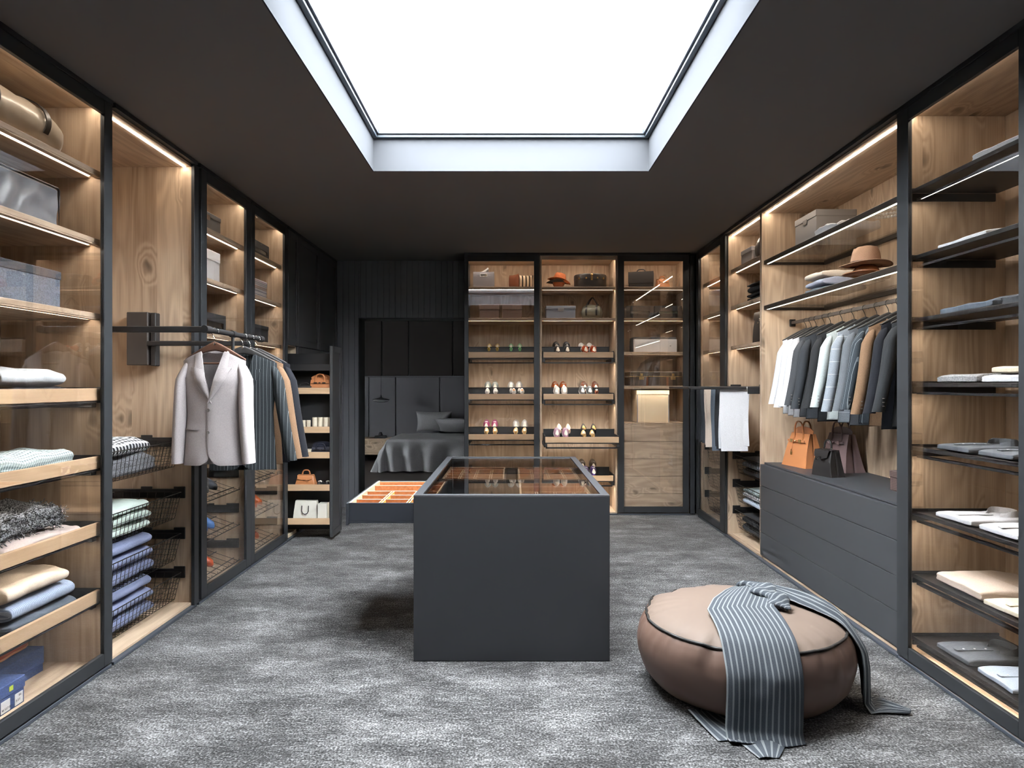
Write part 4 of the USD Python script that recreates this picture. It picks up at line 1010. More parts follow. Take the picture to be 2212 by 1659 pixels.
n_ = np.sin(v[:, 0] * 34 + 2.5 * meshkit.fbm(v * 6, 3) * 5) * 0.006 * np.sin(np.pi * np.clip(v[:, 2] / 0.205, 0, 1))
v[:, 1] += np.where(v[:, 1] < 0, -n_, n_)
part(t, 'body', (v, f), SATG, smooth=60)
for y in (-0.192, 0.192):
    part(t, 'piping', tube([(-0.213, y, 0.002), (-0.213, y, 0.195), (-0.205, y, 0.205), (0.205, y, 0.205), (0.213, y, 0.195), (0.213, y, 0.002)], 0.006, 8), BLKLE, smooth=60)

t = at(L, 'storage_box', 'blue-grey linen box with a darker lid on the third shelf of the nearest left wardrobe', 'box', 0.28, 3.13, ZS[2])
lid_box(t, 0.50, 0.38, 0.185, 0.042, LINENG, LINEND)

zf = [z - 0.065 - 0.004 for z in TRAY_L]
folded(L, 'dark grey folded cloth under the pale grey one, top tray of the nearest left wardrobe', 0.24, 3.22, zf[0], (0.50, 0.34, 0.075), DARKCL, 1)
folded(L, 'pale grey folded cloth topmost in the upper tray of the nearest left wardrobe', 0.24, 3.20, zf[0] + 0.076, (0.44, 0.32, 0.085), GREYCL, 2, folds=1, e=0.7)
folded(L, 'white and mint open-knit blanket in the second tray of the nearest left wardrobe', 0.24, 3.18, zf[1], (0.54, 0.36, 0.125), WAFFLE, 3, name='knitted_blanket', c='blanket', crumple=0.45)
folded(L, 'rose-grey folded cloth under the dark boucle blanket on the third left tray', 0.235, 3.22, zf[2], (0.54, 0.37, 0.075), PINKG, 4, crumple=0.6)
t = folded(L, 'shaggy black and white boucle blanket heaped on the third tray at left', 0.26, 3.14, zf[2] + 0.076, (0.52, 0.34, 0.135), KNITD, 5, name='boucle_blanket', c='blanket', crumple=0.9, e=0.75)
rng = np.random.default_rng(5)
P_, bits = [], []
base = slab(0.52, 0.34, 0.135, 5, 0.9, 2, 0.75)
bv = base[0]
fr_pts = bv[(bv[:, 1] < -0.02) & (bv[:, 2] > 0.015)]
for _ in range(620):
    a = fr_pts[rng.integers(len(fr_pts))] + rng.normal(0, 0.006, 3)
    d = rng.normal(0, 1, 3); d[1] -= 1.1; d /= np.linalg.norm(d)
    d2 = d + rng.normal(0, 0.5, 3); d2 /= np.linalg.norm(d2)
    k = rng.uniform(0.008, 0.02)
    bits.append(tube([a, a + d * k, a + d * k + d2 * k], 0.0022, 4, caps=False))
part(t, 'tufts', cat(*bits), KNITD, kind='stuff')
folded(L, 'slate blue jersey lowest in the fourth tray of the nearest left wardrobe', 0.24, 3.24, zf[3], (0.46, 0.36, 0.075), SLATE, 6)
folded(L, 'pale blue ribbed sweater in the middle of the stack on the fourth left tray', 0.24, 3.25, zf[3] + 0.076, (0.44, 0.34, 0.08), SKYB, 7, folds=1, e=0.6)
folded(L, 'cream cotton top folded uppermost on the fourth left tray', 0.24, 3.22, zf[3] + 0.157, (0.42, 0.34, 0.088), CREAM, 8, folds=1, crumple=0.5, e=0.65)

BLUEBX = fabric('shoebox_blue', srgb(70, 92, 146), srgb(58, 78, 126), 120, bump=0.2)
t = at(L, 'shoe_box', 'blue shoe box with white labels at the bottom of the nearest left wardrobe', 'box', 0.225, 2.985, BASEZ)
lid_box(t, 0.33, 0.24, 0.125, 0.055, BLUEBX)
LABEL = plain('paper_label', srgb(222, 222, 224), 0.6)
for a, b, z0, z1 in ((0.02, 0.075, 0.006, 0.058), (0.105, 0.155, 0.006, 0.058)):
    part(t, 'paper_label', box(a, b, -0.1225, -0.1203, z0, z1, 0), LABEL)
part(t, 'price_sticker', box(0.066, 0.09, -0.1255, -0.1243, 0.088, 0.110, 0), plain('sticker_lime', srgb(198, 214, 80), 0.5))
INK = plain('label_ink', srgb(60, 62, 70), 0.7)
for txt, x, z in (('M', 0.024, 0.016), ('S17 01', 0.040, 0.016), ('S 17', 0.110, 0.022), ('06', 0.128, 0.042)):
    part(t, 'lettering', move(meshkit.text_mesh(txt, 0.009, 0.0006), (x, -0.1226, z), rx=90), INK, smooth=False)
t = at(L, 'shoe_box', 'blue shoe box with brown shoes on its lid, on the nearest left wardrobe floor', 'box', 0.37, 3.31, BASEZ)
lid_box(t, 0.36, 0.24, 0.125, 0.085, BLUEBX)
BROWNS = leather('shoe_brown', 150, 72, 38)
for i, (du, dw, lb) in enumerate(((0.33, 3.36, 'brown leather shoe on the blue shoe box, toe towards the far end'), (0.42, 3.29, 'brown leather shoe standing behind its mate on the blue shoe box'))):
    t = at(L, 'leather_shoe', lb, 'shoe', du, dw, BASEZ + 0.126 + 0.010, rz=-82 + 10 * i)
    shoe(t, BROWNS, 'loafer', leather('welt_tan', 190, 130, 90), plain('shoe_inside', srgb(90, 60, 45), 0.8), 0.27, 0.09)

# ---------------------------------------------------------------- baskets of the open left bay
bz = BASK_L
folded(L, 'grey plush blanket under the gingham one in the uppermost left basket', 0.26, 4.05, bz[0] + 0.003, (0.50, 0.34, 0.11), FUR, 11, crumple=0.7)
folded(L, 'black and white gingham blanket rolled on top of the uppermost left basket', 0.26, 4.02, bz[0] + 0.115, (0.46, 0.32, 0.105), GING, 12, folds=1, e=0.8, name='gingham_blanket', c='blanket')
for k in range(3):
    folded(L, ('lowest', 'middle', 'topmost')[k] + ' mint grey cloth of the three in the second left basket', 0.26, 4.02 + 0.012 * (k % 2), bz[1] + 0.003 + k * 0.060, (0.46 - 0.01 * k, 0.32, 0.059), MINT, 20 + k, group='mint cloths in a wire basket', crumple=0.7, folds=1, e=0.6)
for b_, nm, s_ in ((2, 'third', 30), (3, 'bottom', 40)):
    for k in range(3):
        folded(L, ('lowest', 'middle', 'topmost')[k] + ' blue terry towel in the %s left wire basket' % nm, 0.26, 4.05 - 0.014 * k, bz[b_] + 0.003 + k * 0.083, (0.48, 0.33, 0.082), TOWEL, s_ + k, group='blue towels in the %s basket' % nm, name='towel', c='towel', folds=1, e=0.7, crumple=0.25)

# ---------------------------------------------------------------- farther left wardrobes
t = at(L, 'storage_box', 'dark grey box with a metal tab on the top shelf of the third left wardrobe', 'box', 0.25, 5.04, ZS[0]); lid_box(t, 0.46, 0.30, 0.155, 0.035, plain('box_mid_grey', srgb(104, 104, 106), 0.5), tab=CHROME)
t = at(L, 'storage_box', 'tall white box with a lid on the second shelf of the third left wardrobe', 'box', 0.26, 5.05, ZS[1]); lid_box(t, 0.46, 0.30, 0.245, 0.075, CARDW)
t = at(L, 'window_box', 'black window box of folded white towels on the third shelf of the third left wardrobe', 'box', 0.22, 5.185, ZS[2]); window_box(t, 0.42, 0.30, 0.165, BLKBOX)
folded(L, 'white knit folded inside the window box of the third left wardrobe', 0.187, 5.185, ZS[2] + 0.008, (0.32, 0.22, 0.115), WHITECL, 51, folds=3)
t = at(L, 'window_box', 'black window box of folded cloths on the top shelf of the farthest left wardrobe', 'box', 0.22, 6.16, ZS[0]); window_box(t, 0.40, 0.30, 0.155, BLKBOX)
folded(L, 'white knit folded inside the window box of the farthest left wardrobe', 0.187, 6.16, ZS[0] + 0.008, (0.30, 0.22, 0.105), WHITECL, 52, folds=3)
t = at(L, 'storage_box', 'white box with thin coloured lines on the second shelf of the farthest left wardrobe', 'box', 0.24, 6.03, ZS[1]); lid_box(t, 0.42, 0.30, 0.165, 0.045, CARDW)
for z, c_ in ((0.150, (190, 70, 130)), (0.135, (90, 90, 110)), (0.100, (214, 150, 90)), (0.085, (214, 160, 110)), (0.060, (90, 100, 140)), (0.03, (120, 120, 150))):
    part(t, 'printed_line', box(-0.212, 0.212, -0.1552, -0.1545 if z > 0.12 else -0.1502, z, z + 0.0025, 0), plain('print_%d_%d' % c_[:2], srgb(*c_), 0.6))
t = at(L, 'storage_box', 'grey linen box with a dark lid on the third shelf of the farthest left wardrobe', 'box', 0.24, 6.06, ZS[2]); lid_box(t, 0.44, 0.30, 0.155, 0.035, LINEND, BLKBOX)
BLUESH, ORSH, TANSH = leather('shoe_blue', 78, 128, 196, 0.35), leather('shoe_orange', 200, 82, 36, 0.35), leather('shoe_tan', 176, 84, 36, 0.3)
SL = math.degrees(math.atan2(0.158, 0.45))
def rack_shoe(fr, label, w, z, build, rz=0.0, u=0.24):
    t = at(fr, 'leather_shoe', label, 'shoe', u, w, z - 0.098, rz=180 + rz, rx=-SL)
    build(t)
for k, w in enumerate((4.93, 5.08, 5.20)):
    rack_shoe(L, ('near', 'middle', 'far')[k] + ' bright blue shoe on the slanting rack of the third left wardrobe', w, 0.535, lambda t: shoe(t, BLUESH, 'loafer', plain('sole_blue', srgb(60, 90, 150), 0.5)))
for k, w in enumerate((4.90, 5.05, 5.18)):
    rack_shoe(L, ('near', 'middle', 'far')[k] + ' orange shoe on the lowest rack of the third left wardrobe', w, 0.25, lambda t: shoe(t, ORSH, 'loafer', plain('sole_rust', srgb(150, 70, 50), 0.5)))
for k, w in enumerate((5.10, 5.25)):
    rack_shoe(L, ('near', 'far')[k] + ' dark shoe on the second rack of the third left wardrobe, behind the pinstripe blazer', w, 0.82, lambda t: shoe(t, DARKCL, 'loafer'))
for k, w in enumerate((5.78, 5.92, 6.07, 6.2)):
    rack_shoe(L, ('first', 'second', 'third', 'fourth')[k] + ' tan shoe from the near end on the middle rack of the farthest left wardrobe', w, 0.535, (lambda t: shoe(t, BLUESH, 'sneaker', WHITE)) if k == 0 else (lambda t: shoe(t, TANSH, 'oxford', plain('sole_pink_tan', srgb(196, 130, 110), 0.6))))
for k, w in enumerate((5.75, 5.90, 6.12)):
    rack_shoe(L, ('first', 'second', 'third')[k] + ' rust shoe from the near end on the lowest rack of the farthest left wardrobe', w, 0.25, lambda t: shoe(t, ORSH if k < 2 else BROWNS, 'loafer', plain('sole_pink_tan', srgb(196, 130, 110), 0.6)))

# ---------------------------------------------------------------- larder trays
def lard(name, label, c, x, z, y=6.65, rz=0.0, group=None):
    return thing(name, label, c, (x, y, z - 0.0575), rz, group, local=True)
t = lard('clutch_bag', 'flat black bag on the top larder tray beside the orange bag', 'bag', -2.01, LARD[0]); handbag(t, BLKLE, 0.20, 0.18, 0.09, 0.05, 0.075, 0.03, 1, 'full', BLKLE)
t = lard('handbag', 'orange handbag with dark handles on the top larder tray', 'handbag', -1.845, LARD[0]); handbag(t, ORANGE, 0.20, 0.19, 0.10, 0.05, 0.135, 0.055, 2, 'cut', BLKLE, trim=ORANGE)
CANI = plain('canister_cream', srgb(214, 204, 184), 0.55)
for k in range(7):
    small = k < 3
    x = -2.045 + 0.046 * k if small else -1.892 + 0.052 * (k - 3)
    h = 0.118 if small else 0.146
    t = lard('canister', '%s cream canister from the left on the second larder tray' % ('first', 'second', 'third', 'fourth', 'fifth', 'sixth', 'seventh')[k], 'canister', x, LARD[1], 6.60, group='cream canisters on the larder tray')
    r = 0.020 if small else 0.0245
    part(t, 'body', lathe([(0, 0), (r - 0.002, 0), (r, 0.002), (r, h - 0.022), (0, h - 0.022)], 24), CANI, smooth=40)
    part(t, 'lid', lathe([(0, h - 0.0215), (r + 0.0008, h - 0.0215), (r + 0.0008, h - 0.002), (r - 0.002, h), (0, h)], 24), CANI, smooth=40)
solo('flat_box', box(-2.08, -1.925, 6.58, 6.70, LARD[2] - 0.0575, LARD[2] + 0.018, 0.002), CANI, 'flat cream box on the middle larder tray left of the dark bag', 'box')
t = lard('handbag', 'small black-blue bag on the middle larder tray', 'handbag', -1.835, LARD[2]); handbag(t, leather('midnight', 36, 38, 52), 0.19, 0.18, 0.10, 0.08, 0.10, 0.035, 2, 'cut', BLKLE)
t = lard('handbag', 'small tan orange satchel on the fourth larder tray', 'handbag', -1.99, LARD[3]); handbag(t, ORANGE, 0.215, 0.15, 0.11, 0.05, 0.135, 0.05, 1, 'full', ORANGE)
for k in range(2):
    t = lard('flat_shoe', '%s black ballet flat beside the orange satchel on the fourth larder tray' % ('left', 'right')[k], 'shoe', -1.845 + 0.075 * k, LARD[3] + 0.006, group=None); shoe(t, BLKLE, 'loafer', W_=0.07, L_=0.17)
t = lard('paper_bag', 'white paper carrier bag with a black cord handle on the lowest larder tray', 'bag', -1.985, LARD[4])
PAPER = plain('paper_white', srgb(214, 210, 200), 0.7)
part(t, 'body', loft([[(-w / 2, -d / 2, z), (w / 2, -d / 2, z), (w / 2, d / 2, z), (-w / 2, d / 2, z)] for z, w, d in ((0, 0.245, 0.11), (0.11, 0.225, 0.09), (0.215, 0.205, 0.05))]), PAPER, smooth=20)
part(t, 'cord_handle', tube([(-0.032, -0.050, 0.17), (-0.032, -0.056, 0.12), (-0.022, -0.060, 0.098), (0, -0.062, 0.090), (0.022, -0.060, 0.098), (0.032, -0.056, 0.12), (0.032, -0.050, 0.17)], 0.0035, 8), BLACK, smooth=60)
solo('gift_box', box(-1.858, -1.768, 6.57, 6.68, LARD[4] - 0.0575, LARD[4] + 0.135, 0.002), PAPER, 'upright cream box beside the paper bag on the lowest larder tray', 'box')
solo('gift_box', box(-1.764, -1.742, 6.57, 6.70, LARD[4] - 0.0575, LARD[4] + 0.148, 0.002), CANI, 'narrow cream box against the larder front on its lowest tray', 'box')

# ---------------------------------------------------------------- back wardrobes: upper shelves
t = at(B, 'storage_box', 'open grey file box with a slot handle, top left of the back wardrobes', 'box', 0.17, -0.315, ZS[0])
GB = plain('file_box_grey', srgb(128, 126, 134), 0.6)
part(t, 'body', cat(box(-0.122, 0.122, 0.13, 0.135, 0, 0.185), box(-0.122, -0.117, -0.125, 0.13, 0, 0.185), box(0.117, 0.122, -0.125, 0.13, 0, 0.185), box(-0.117, 0.117, -0.125, 0.13, 0, 0.004),
                    box(-0.122, 0.122, -0.13, -0.1255, 0, 0.135), box(-0.122, -0.035, -0.13, -0.1255, 0.1352, 0.16), box(0.035, 0.122, -0.13, -0.1255, 0.1352, 0.16), box(-0.122, 0.122, -0.13, -0.1255, 0.1602, 0.185)), GB)
part(t, 'slot_rim', cat(box(-0.04, 0.04, -0.133, -0.1302, 0.13, 0.136, 0.001), box(-0.04, 0.04, -0.133, -0.1302, 0.159, 0.165, 0.001), box(-0.042, -0.036, -0.133, -0.1302, 0.13, 0.165, 0.001), box(0.036, 0.042, -0.133, -0.1302, 0.13, 0.165, 0.001)), WHITE)
G = np.array([[(x, y, 0.178 + 0.085 * max(0, (x + 0.09) / 0.16) ** 2 + 0.012 * (1 if x < -0.09 else 0) - 0.03 * abs(y / 0.1)) for y in np.linspace(-0.11, 0.1, 7)] for x in np.linspace(-0.112, 0.05, 9)])
tt = at(B, 'white_cloth', 'white cloth rising out of the grey file box', 'cloth', 0.17, -0.315, ZS[0] + 0.012); part(tt, 'folded_layers', sheet(G, 0.012), WHITECL, smooth=60)
def pillow(t, w, h, d, m, seed=0, lean=0):
    n = 15
    u = np.linspace(-1, 1, n)
    X, Z = np.meshgrid(u, u, indexing='ij')
    k = np.clip(1 - abs(X) ** 2.6, 0, 1) ** 0.5 * np.clip(1 - abs(Z) ** 2.6, 0, 1) ** 0.5
    px = X * (1 - 0.08 * (1 - abs(Z) ** 2)) * w / 2; pz = Z * (1 - 0.08 * (1 - abs(X) ** 2)) * h / 2 + h / 2
    n_ = 0.015 * (meshkit.fbm(np.stack([px * 8 + seed, px * 0, pz * 8], -1), 2) - 0.5)
    A = np.stack([px, -(k * d / 2 + n_ * k) - 0.001, pz], -1); Bk = np.stack([px, k * d / 2 + 0.001, pz], -1)
    i, j = np.meshgrid(np.arange(n - 1), np.arange(n - 1), indexing='ij')
    q = np.stack([i * n + j, (i + 1) * n + j, (i + 1) * n + j + 1, i * n + j + 1], -1).reshape(-1, 4)
    rim = np.concatenate([np.arange(n), np.arange(1, n) * n + n - 1, (n - 1) * n + np.arange(n - 2, -1, -1), np.arange(n - 2, 0, -1) * n])
    e = np.stack([rim, np.roll(rim, -1), np.roll(rim, -1) + n * n, rim + n * n], 1)
    Q = np.vstack([q, q[:, ::-1] + n * n, e[:, ::-1]])
    f = np.vstack([Q[:, [0, 1, 2]], Q[:, [0, 2, 3]]])
    part(t, 'cover', move((np.vstack([A.reshape(-1, 3), Bk.reshape(-1, 3)]), f), rx=-lean), m, smooth=60)
t = at(B, 'cushion', 'rust brown cushion beside the striped one, top left of the back wall', 'cushion', 0.17, 0.04, ZS[0], rz=-50); pillow(t, 0.17, 0.175, 0.08, cl('cushion_rust', 112, 64, 40), 1)
t = at(B, 'cushion', 'black and cream wavy striped cushion on the top shelf behind glass', 'cushion', 0.22, 0.17, ZS[0], rz=8); pillow(t, 0.20, 0.175, 0.09, striped('zebra_cloth', srgb(206, 186, 160), srgb(44, 38, 34), 0.042, 0.38, 'x'), 2)
WOVEN = striped('woven_brown', srgb(64, 52, 50), srgb(128, 108, 100), 0.016, 0.5, 'x', extra=('z', 0.016, 0.5))
for k, x in enumerate((-0.25, 0.018)):
    t = at(B, 'storage_box', ('left', 'right')[k] + '-hand dark woven box of the two under the glass reflection, back wall', 'box', 0.17, x, ZS[1], group='pair of woven boxes'); lid_box(t, 0.228, 0.26, 0.165, 0.055, WOVEN)

t = at(B, 'hat_stand', 'turned wooden head block carrying two hats on the back wall', 'hat stand', 0.20, 0.57, ZS[0])
HEADW = plain('head_block_wood', srgb(140, 76, 40), 0.35)
part(t, 'block', lathe([(0, 0), (0.036, 0), (0.034, 0.012), (0.055, 0.03), (0.070, 0.06), (0.072, 0.09), (0.06, 0.115), (0, 0.125)], 28), HEADW, smooth=60)
t = at(B, 'hat', 'black felt hat under the brown one on the wooden head block', 'hat', 0.20, 0.56, ZS[0] + 0.068, rz=90); hat(t, cl('felt_black', 44, 42, 42), BLKLE, 0.118, 0.07, 0, 0.006, 0.02)
t = at(B, 'hat', 'brown suede wide-brimmed hat tilted on top of the black hat, back wall', 'hat', 0.20, 0.57, ZS[0] + 0.082, rz=90, rx=13); hat(t, cl('felt_rust', 162, 92, 56), plain('hat_band', srgb(70, 40, 24), 0.5), 0.122, 0.105, 0, 0.006, 0.028)
t = at(B, 'hat_box', 'rounded black hat box with brass fittings on the top shelf of the back wall', 'box', 0.21, 0.945, ZS[0])
def oval(rx, ry, z): return [(rx * math.cos(a), ry * math.sin(a), z) for a in np.arange(48) * 2 * np.pi / 48]
part(t, 'body', loft([oval(0.190, 0.17, 0.0), oval(0.192, 0.172, 0.004), oval(0.192, 0.172, 0.108)]), BLKLE, smooth=40)
part(t, 'lid', loft([oval(0.194, 0.174, 0.1085), oval(0.194, 0.174, 0.155), oval(0.188, 0.168, 0.168), oval(0.10, 0.09, 0.178), oval(0.005, 0.005, 0.18)]), BLKLE, smooth=40)
part(t, 'latch', cat(box(-0.011, 0.011, -0.180, -0.1735, 0.088, 0.150, 0.002), lathe([(0, 0), (0.016, 0), (0.012, 0.014), (0, 0.02)], 14, (0, -0.172, 0.15))), BRASS)
for x in (-0.14, -0.065, 0.065, 0.14):
    y = -0.176 * math.sqrt(1 - (x / 0.194) ** 2)
    part(t, 'stud', lathe([(0, 0), (0.010, 0.001), (0.010, 0.02), (0, 0.024)], 10, (x, y, 0.105)), BRASS)
t = at(B, 'storage_box', 'blue-grey lidded box with a darker tab on the second shelf of the open back wardrobe', 'box', 0.17, 0.585, ZS[1]); lid_box(t, 0.338, 0.27, 0.148, 0.034, plain('box_blue_grey', srgb(134, 140, 154), 0.6), tab=GREYBOX)
t = at(B, 'weekend_bag', 'olive grey bag with tall black handles on the second shelf of the back wall', 'bag', 0.20, 0.965, ZS[1], rz=-14)
OLIV = leather('olive_grey', 106, 104, 92)
part(t, 'body', cushiony(0.235, 0.20, 0.178, 4), OLIV, smooth=60)
for x in (-0.055, 0.065):
    a = np.linspace(-0.5, np.pi + 0.5, 22)
    part(t, 'strap', sheet(np.array([[(x + dx, -0.105 * math.cos(q), max(0.002, 0.09 + 0.094 * math.sin(q))) for q in a] for dx in (-0.010, 0.010)]), 0.005), BLKLE, smooth=60)
for y in (-0.05, 0.05):
    part(t, 'handle', tube([(-0.055, y, 0.178), (-0.03, y * 0.6, 0.225), (0.0, y * 0.2, 0.262), (0.012, y * 0.2, 0.262), (0.04, y * 0.6, 0.225), (0.065, y, 0.178)], 0.007, 8), BLKLE, smooth=60)

t = at(B, 'briefcase', 'black leather briefcase on the top shelf behind the right-hand back glass', 'bag', 0.20, 1.55, ZS[0], rz=-16)
part(t, 'body', box(-0.145, 0.145, -0.05, 0.05, 0, 0.205, 0.012), BLKLE, smooth=40)
part(t, 'flap', box(-0.147, 0.147, -0.054, -0.0505, 0.07, 0.207, 0.002), BLKLE)
part(t, 'handle', tube(arc(-0.05, 0.05, 0, 0.20, 0.04), 0.007, 8), BLKLE, smooth=60)
t = at(B, 'handbag', 'small orange handbag beside the black briefcase, behind the right-hand back glass', 'handbag', 0.20, 1.80, ZS[0], rz=12); handbag(t, ORANGE, 0.17, 0.13, 0.09, 0.05, 0.115, 0.04, 1, 'full')
for k, (x, m_, lb) in enumerate(((1.505, WHITECL, 'white'), (1.835, MINT, 'pale green'))):
    t = at(B, 'window_box', 'black window box with a %s cloth inside, second shelf behind the right-hand back glass' % lb, 'box', 0.17, x, ZS[1]); window_box(t, 0.315, 0.26, 0.150, BLKBOX)
    folded(B, lb + ' cloth folded inside the %s black window box' % ('left', 'right')[k], 0.145, x, ZS[1] + 0.045, (0.22, 0.20, 0.050), m_, 60 + k, folds=2, crumple=0.2)
t = at(B, 'drawer_box', 'white drawer box with a dark knob on the third shelf behind the right-hand glass', 'box', 0.18, 1.685, ZS[2])
part(t, 'body', box(-0.248, 0.248, -0.15, 0.14, 0.0, 0.150, 0.002), WHITE)
part(t, 'sleeve', cat(box(-0.250, 0.250, -0.10, 0.142, 0.1505, 0.178, 0.002), box(-0.252, -0.2485, -0.10, 0.142, 0, 0.15, 0.001), box(0.2485, 0.252, -0.10, 0.142, 0, 0.15, 0.001)), BLKBOX)
part(t, 'knob', lathe([(0, 0), (0.008, 0), (0.008, 0.004), (0, 0.005)], 14, (0.172, -0.155, 0.07)), BLACK)
t = at(B, 'suitcase', 'dark brown trunk suitcase with brass locks on the shelf above the cream box', 'suitcase', 0.19, 1.685, 1.478)
part(t, 'body', box(-0.305, 0.305, -0.17, 0.16, 0, 0.108, 0.006), plain('trunk_brown', srgb(70, 58, 48), 0.5))
part(t, 'lid', box(-0.305, 0.305, -0.17, 0.16, 0.1095, 0.165, 0.006), plain('trunk_brown', srgb(70, 58, 48), 0.5))
part(t, 'brass_edge', box(-0.306, 0.306, -0.1725, -0.1702, 0.106, 0.1115, 0.001), BRASS)
for x in (-0.10, 0.135):
    part(t, 'strap', box(x - 0.012, x + 0.012, -0.174, -0.1703, 0.001, 0.105, 0.001), leather('strap_tan', 120, 74, 44))
for x in (-0.165, 0.20):
    part(t, 'lock', cat(box(x - 0.028, x + 0.028, -0.178, -0.1726, 0.072, 0.104, 0.002), box(x - 0.014, x + 0.014, -0.180, -0.1727, 0.1125, 0.140, 0.003)), BRASS)
for x in (-0.29, -0.27, 0.27, 0.29):
    for z in (0.012, 0.03, 0.138, 0.155):
        part(t, 'rivet', lathe([(0, -0.004), (0.004, -0.002), (0.004, 0.002), (0, 0.004)], 8, (x, -0.1715, z)), BRASS)
t = at(B, 'storage_box', 'large cream box with a lid standing on the oak drawers', 'box', 0.20, 1.655, 1.0525); CRM = plain('box_cream', srgb(232, 212, 180), 0.6)
lid_box(t, 0.372, 0.34, 0.375, 0.050, CRM)
part(t, 'corner_trim', cat(box(-0.1875, -0.176, -0.1722, -0.1702, 0, 0.324, 0.0005), box(0.176, 0.1875, -0.1722, -0.1702, 0, 0.324, 0.0005)), GREYBOX)

# ---------------------------------------------------------------- shoes on the back trays
def up(z): return z - 0.036
TILT = 34.0
def upper(xs, z, label, build, pull=0.0, name='shoe', du=0.0):
    c = sum(xs) / 2
    pair(B, name, '%s ' + label, 0.372 - pull + du, c, up(z) + 0.078, xs[1] - xs[0], build, rx=TILT)
def lower(xs, z, label, build, pull=0.0, name='shoe'):
    c = sum(xs) / 2
    SHOE_SCALE[0] = 0.80
    pair(B, name, '%s ' + label, 0.150 - pull, c, z - 0.064 + 0.062, xs[1] - xs[0], build, rx=TILT)
    SHOE_SCALE[0] = 1.0
bx = lambda p, s=183.0: (p - CX) / s
lk = lambda n, r, g, b: leather('shoe_' + n, r, g, b, 0.35)
pum = lambda m, inner=None: (lambda t: shoe(t, m, 'pump', None, inner, 0.235, 0.07))
oxf = lambda m, sole=None: (lambda t: shoe(t, m, 'oxford', sole, None, 0.27, 0.088))
snk = lambda m, sole=None: (lambda t: shoe(t, m, 'sneaker', sole or WHITE, None, 0.25, 0.082))
YELP, GRNP, BGE, WHT, GRS = lk('mustard', 206, 172, 88), lk('mint', 138, 206, 140), lk('beige', 226, 190, 130), lk('white', 232, 230, 228), lk('grey', 170, 180, 178)
upper((bx(1056), bx(1074)), TRAY_B[0], 'mustard yellow pump on the top tray behind the left back glass', pum(YELP), name='pump')
upper((bx(1104), bx(1123)), TRAY_B[0], 'mint green pump on the top tray behind the left back glass', pum(GRNP), name='pump')
upper((bx(1053), bx(1069)), TRAY_B[1], 'grey trainer on the second tray behind the left back glass', snk(GRS, lk('sole_grey', 120, 122, 124)), name='trainer')
upper((bx(1104), bx(1122)), TRAY_B[1], 'white trainer on the second tray behind the left back glass', snk(WHT), name='trainer')
lower((bx(1052, 188), bx(1070, 188)), TRAY_B[1], 'white pump in the front row of the second tray behind the left back glass', pum(WHT), name='pump')
lower((bx(1110, 188), bx(1128, 188)), TRAY_B[1], 'nude pump with orange lining on the second tray behind the left back glass', pum(WHT, lk('orange_lining', 222, 150, 90)), name='pump')
upper((bx(1050), bx(1068)), TRAY_B[2], 'pink edged sandal on the third tray behind the left back glass', snk(lk('rose', 190, 90, 140), BGE), name='sandal')
upper((bx(1115), bx(1134)), TRAY_B[2], 'white trainer on the third tray behind the left back glass', snk(WHT), name='trainer')
lower((bx(1050, 188), bx(1069, 188)), TRAY_B[2], 'honey beige pump at the left of the third tray behind the left back glass', pum(BGE), name='pump')
lower((bx(1114, 188), bx(1133, 188)), TRAY_B[2], 'honey beige pump at the right of the third tray behind the left back glass', pum(BGE), name='pump')
DKP = lk('dark_patent', 74, 74, 78); TANP, BRP = lk('cognac', 178, 92, 44), lk('rosewood', 156, 98, 78)
upper((bx(1203), bx(1226)), TRAY_B[0], 'dark patent brogue on the top tray of the open back wardrobe', oxf(DKP, lk('sole_pale', 180, 178, 180)), name='brogue')
upper((bx(1258), bx(1276)), TRAY_B[0], 'low white shoe on the top tray of the open back wardrobe', lambda t: shoe(t, WHT, 'loafer', None, None, 0.20, 0.075), name='flat_shoe', du=-0.03)
lower((bx(1206, 188), bx(1227, 188)), TRAY_B[0], 'dark shoe in the front row of the top tray of the open back wardrobe', oxf(DKP), name='brogue')
lower((bx(1267, 188), bx(1285, 188)), TRAY_B[0], 'orange shoe in the front row of the top tray of the open back wardrobe', oxf(ORSH), name='leather_shoe')
upper((bx(1201), bx(1219)), TRAY_B[1], 'cognac leather shoe on the second tray of the open back wardrobe', oxf(TANP), name='leather_shoe')
upper((bx(1265), bx(1289)), TRAY_B[1], 'rosewood brown pale-soled shoe on the second tray of the open back wardrobe', oxf(BRP, WHITE), name='leather_shoe')
lower((bx(1204, 188), bx(1221, 188)), TRAY_B[1], 'white shoe in the front row of the second tray of the open back wardrobe', snk(WHT), name='trainer')
lower((bx(1260, 188), bx(1276, 188)), TRAY_B[1], 'grey shoe in the front row of the second tray of the open back wardrobe', snk(lk('mid_grey', 110, 112, 116)), name='trainer')
upper((bx(1210, 193), bx(1230, 193)), TRAY_B[2], 'blush square-toed sandal on the pulled-out shoe tray', pum(lk('blush', 236, 206, 184)), 0.40, 'sandal')
upper((bx(1264, 193), bx(1286, 193)), TRAY_B[2], 'black mule with a leopard strap on the pulled-out shoe tray', pum(BLKLE, lk('leopard', 196, 146, 74)), 0.40, 'mule')
lower((bx(1205, 199), bx(1224, 199)), TRAY_B[2], 'pink trainer in the front row of the pulled-out shoe tray', snk(lk('pink', 208, 160, 186)), 0.40, 'trainer')
lower((bx(1264, 199), bx(1283, 199)), TRAY_B[2], 'beige pump in the front row of the pulled-out shoe tray', pum(BGE), 0.40, 'pump')
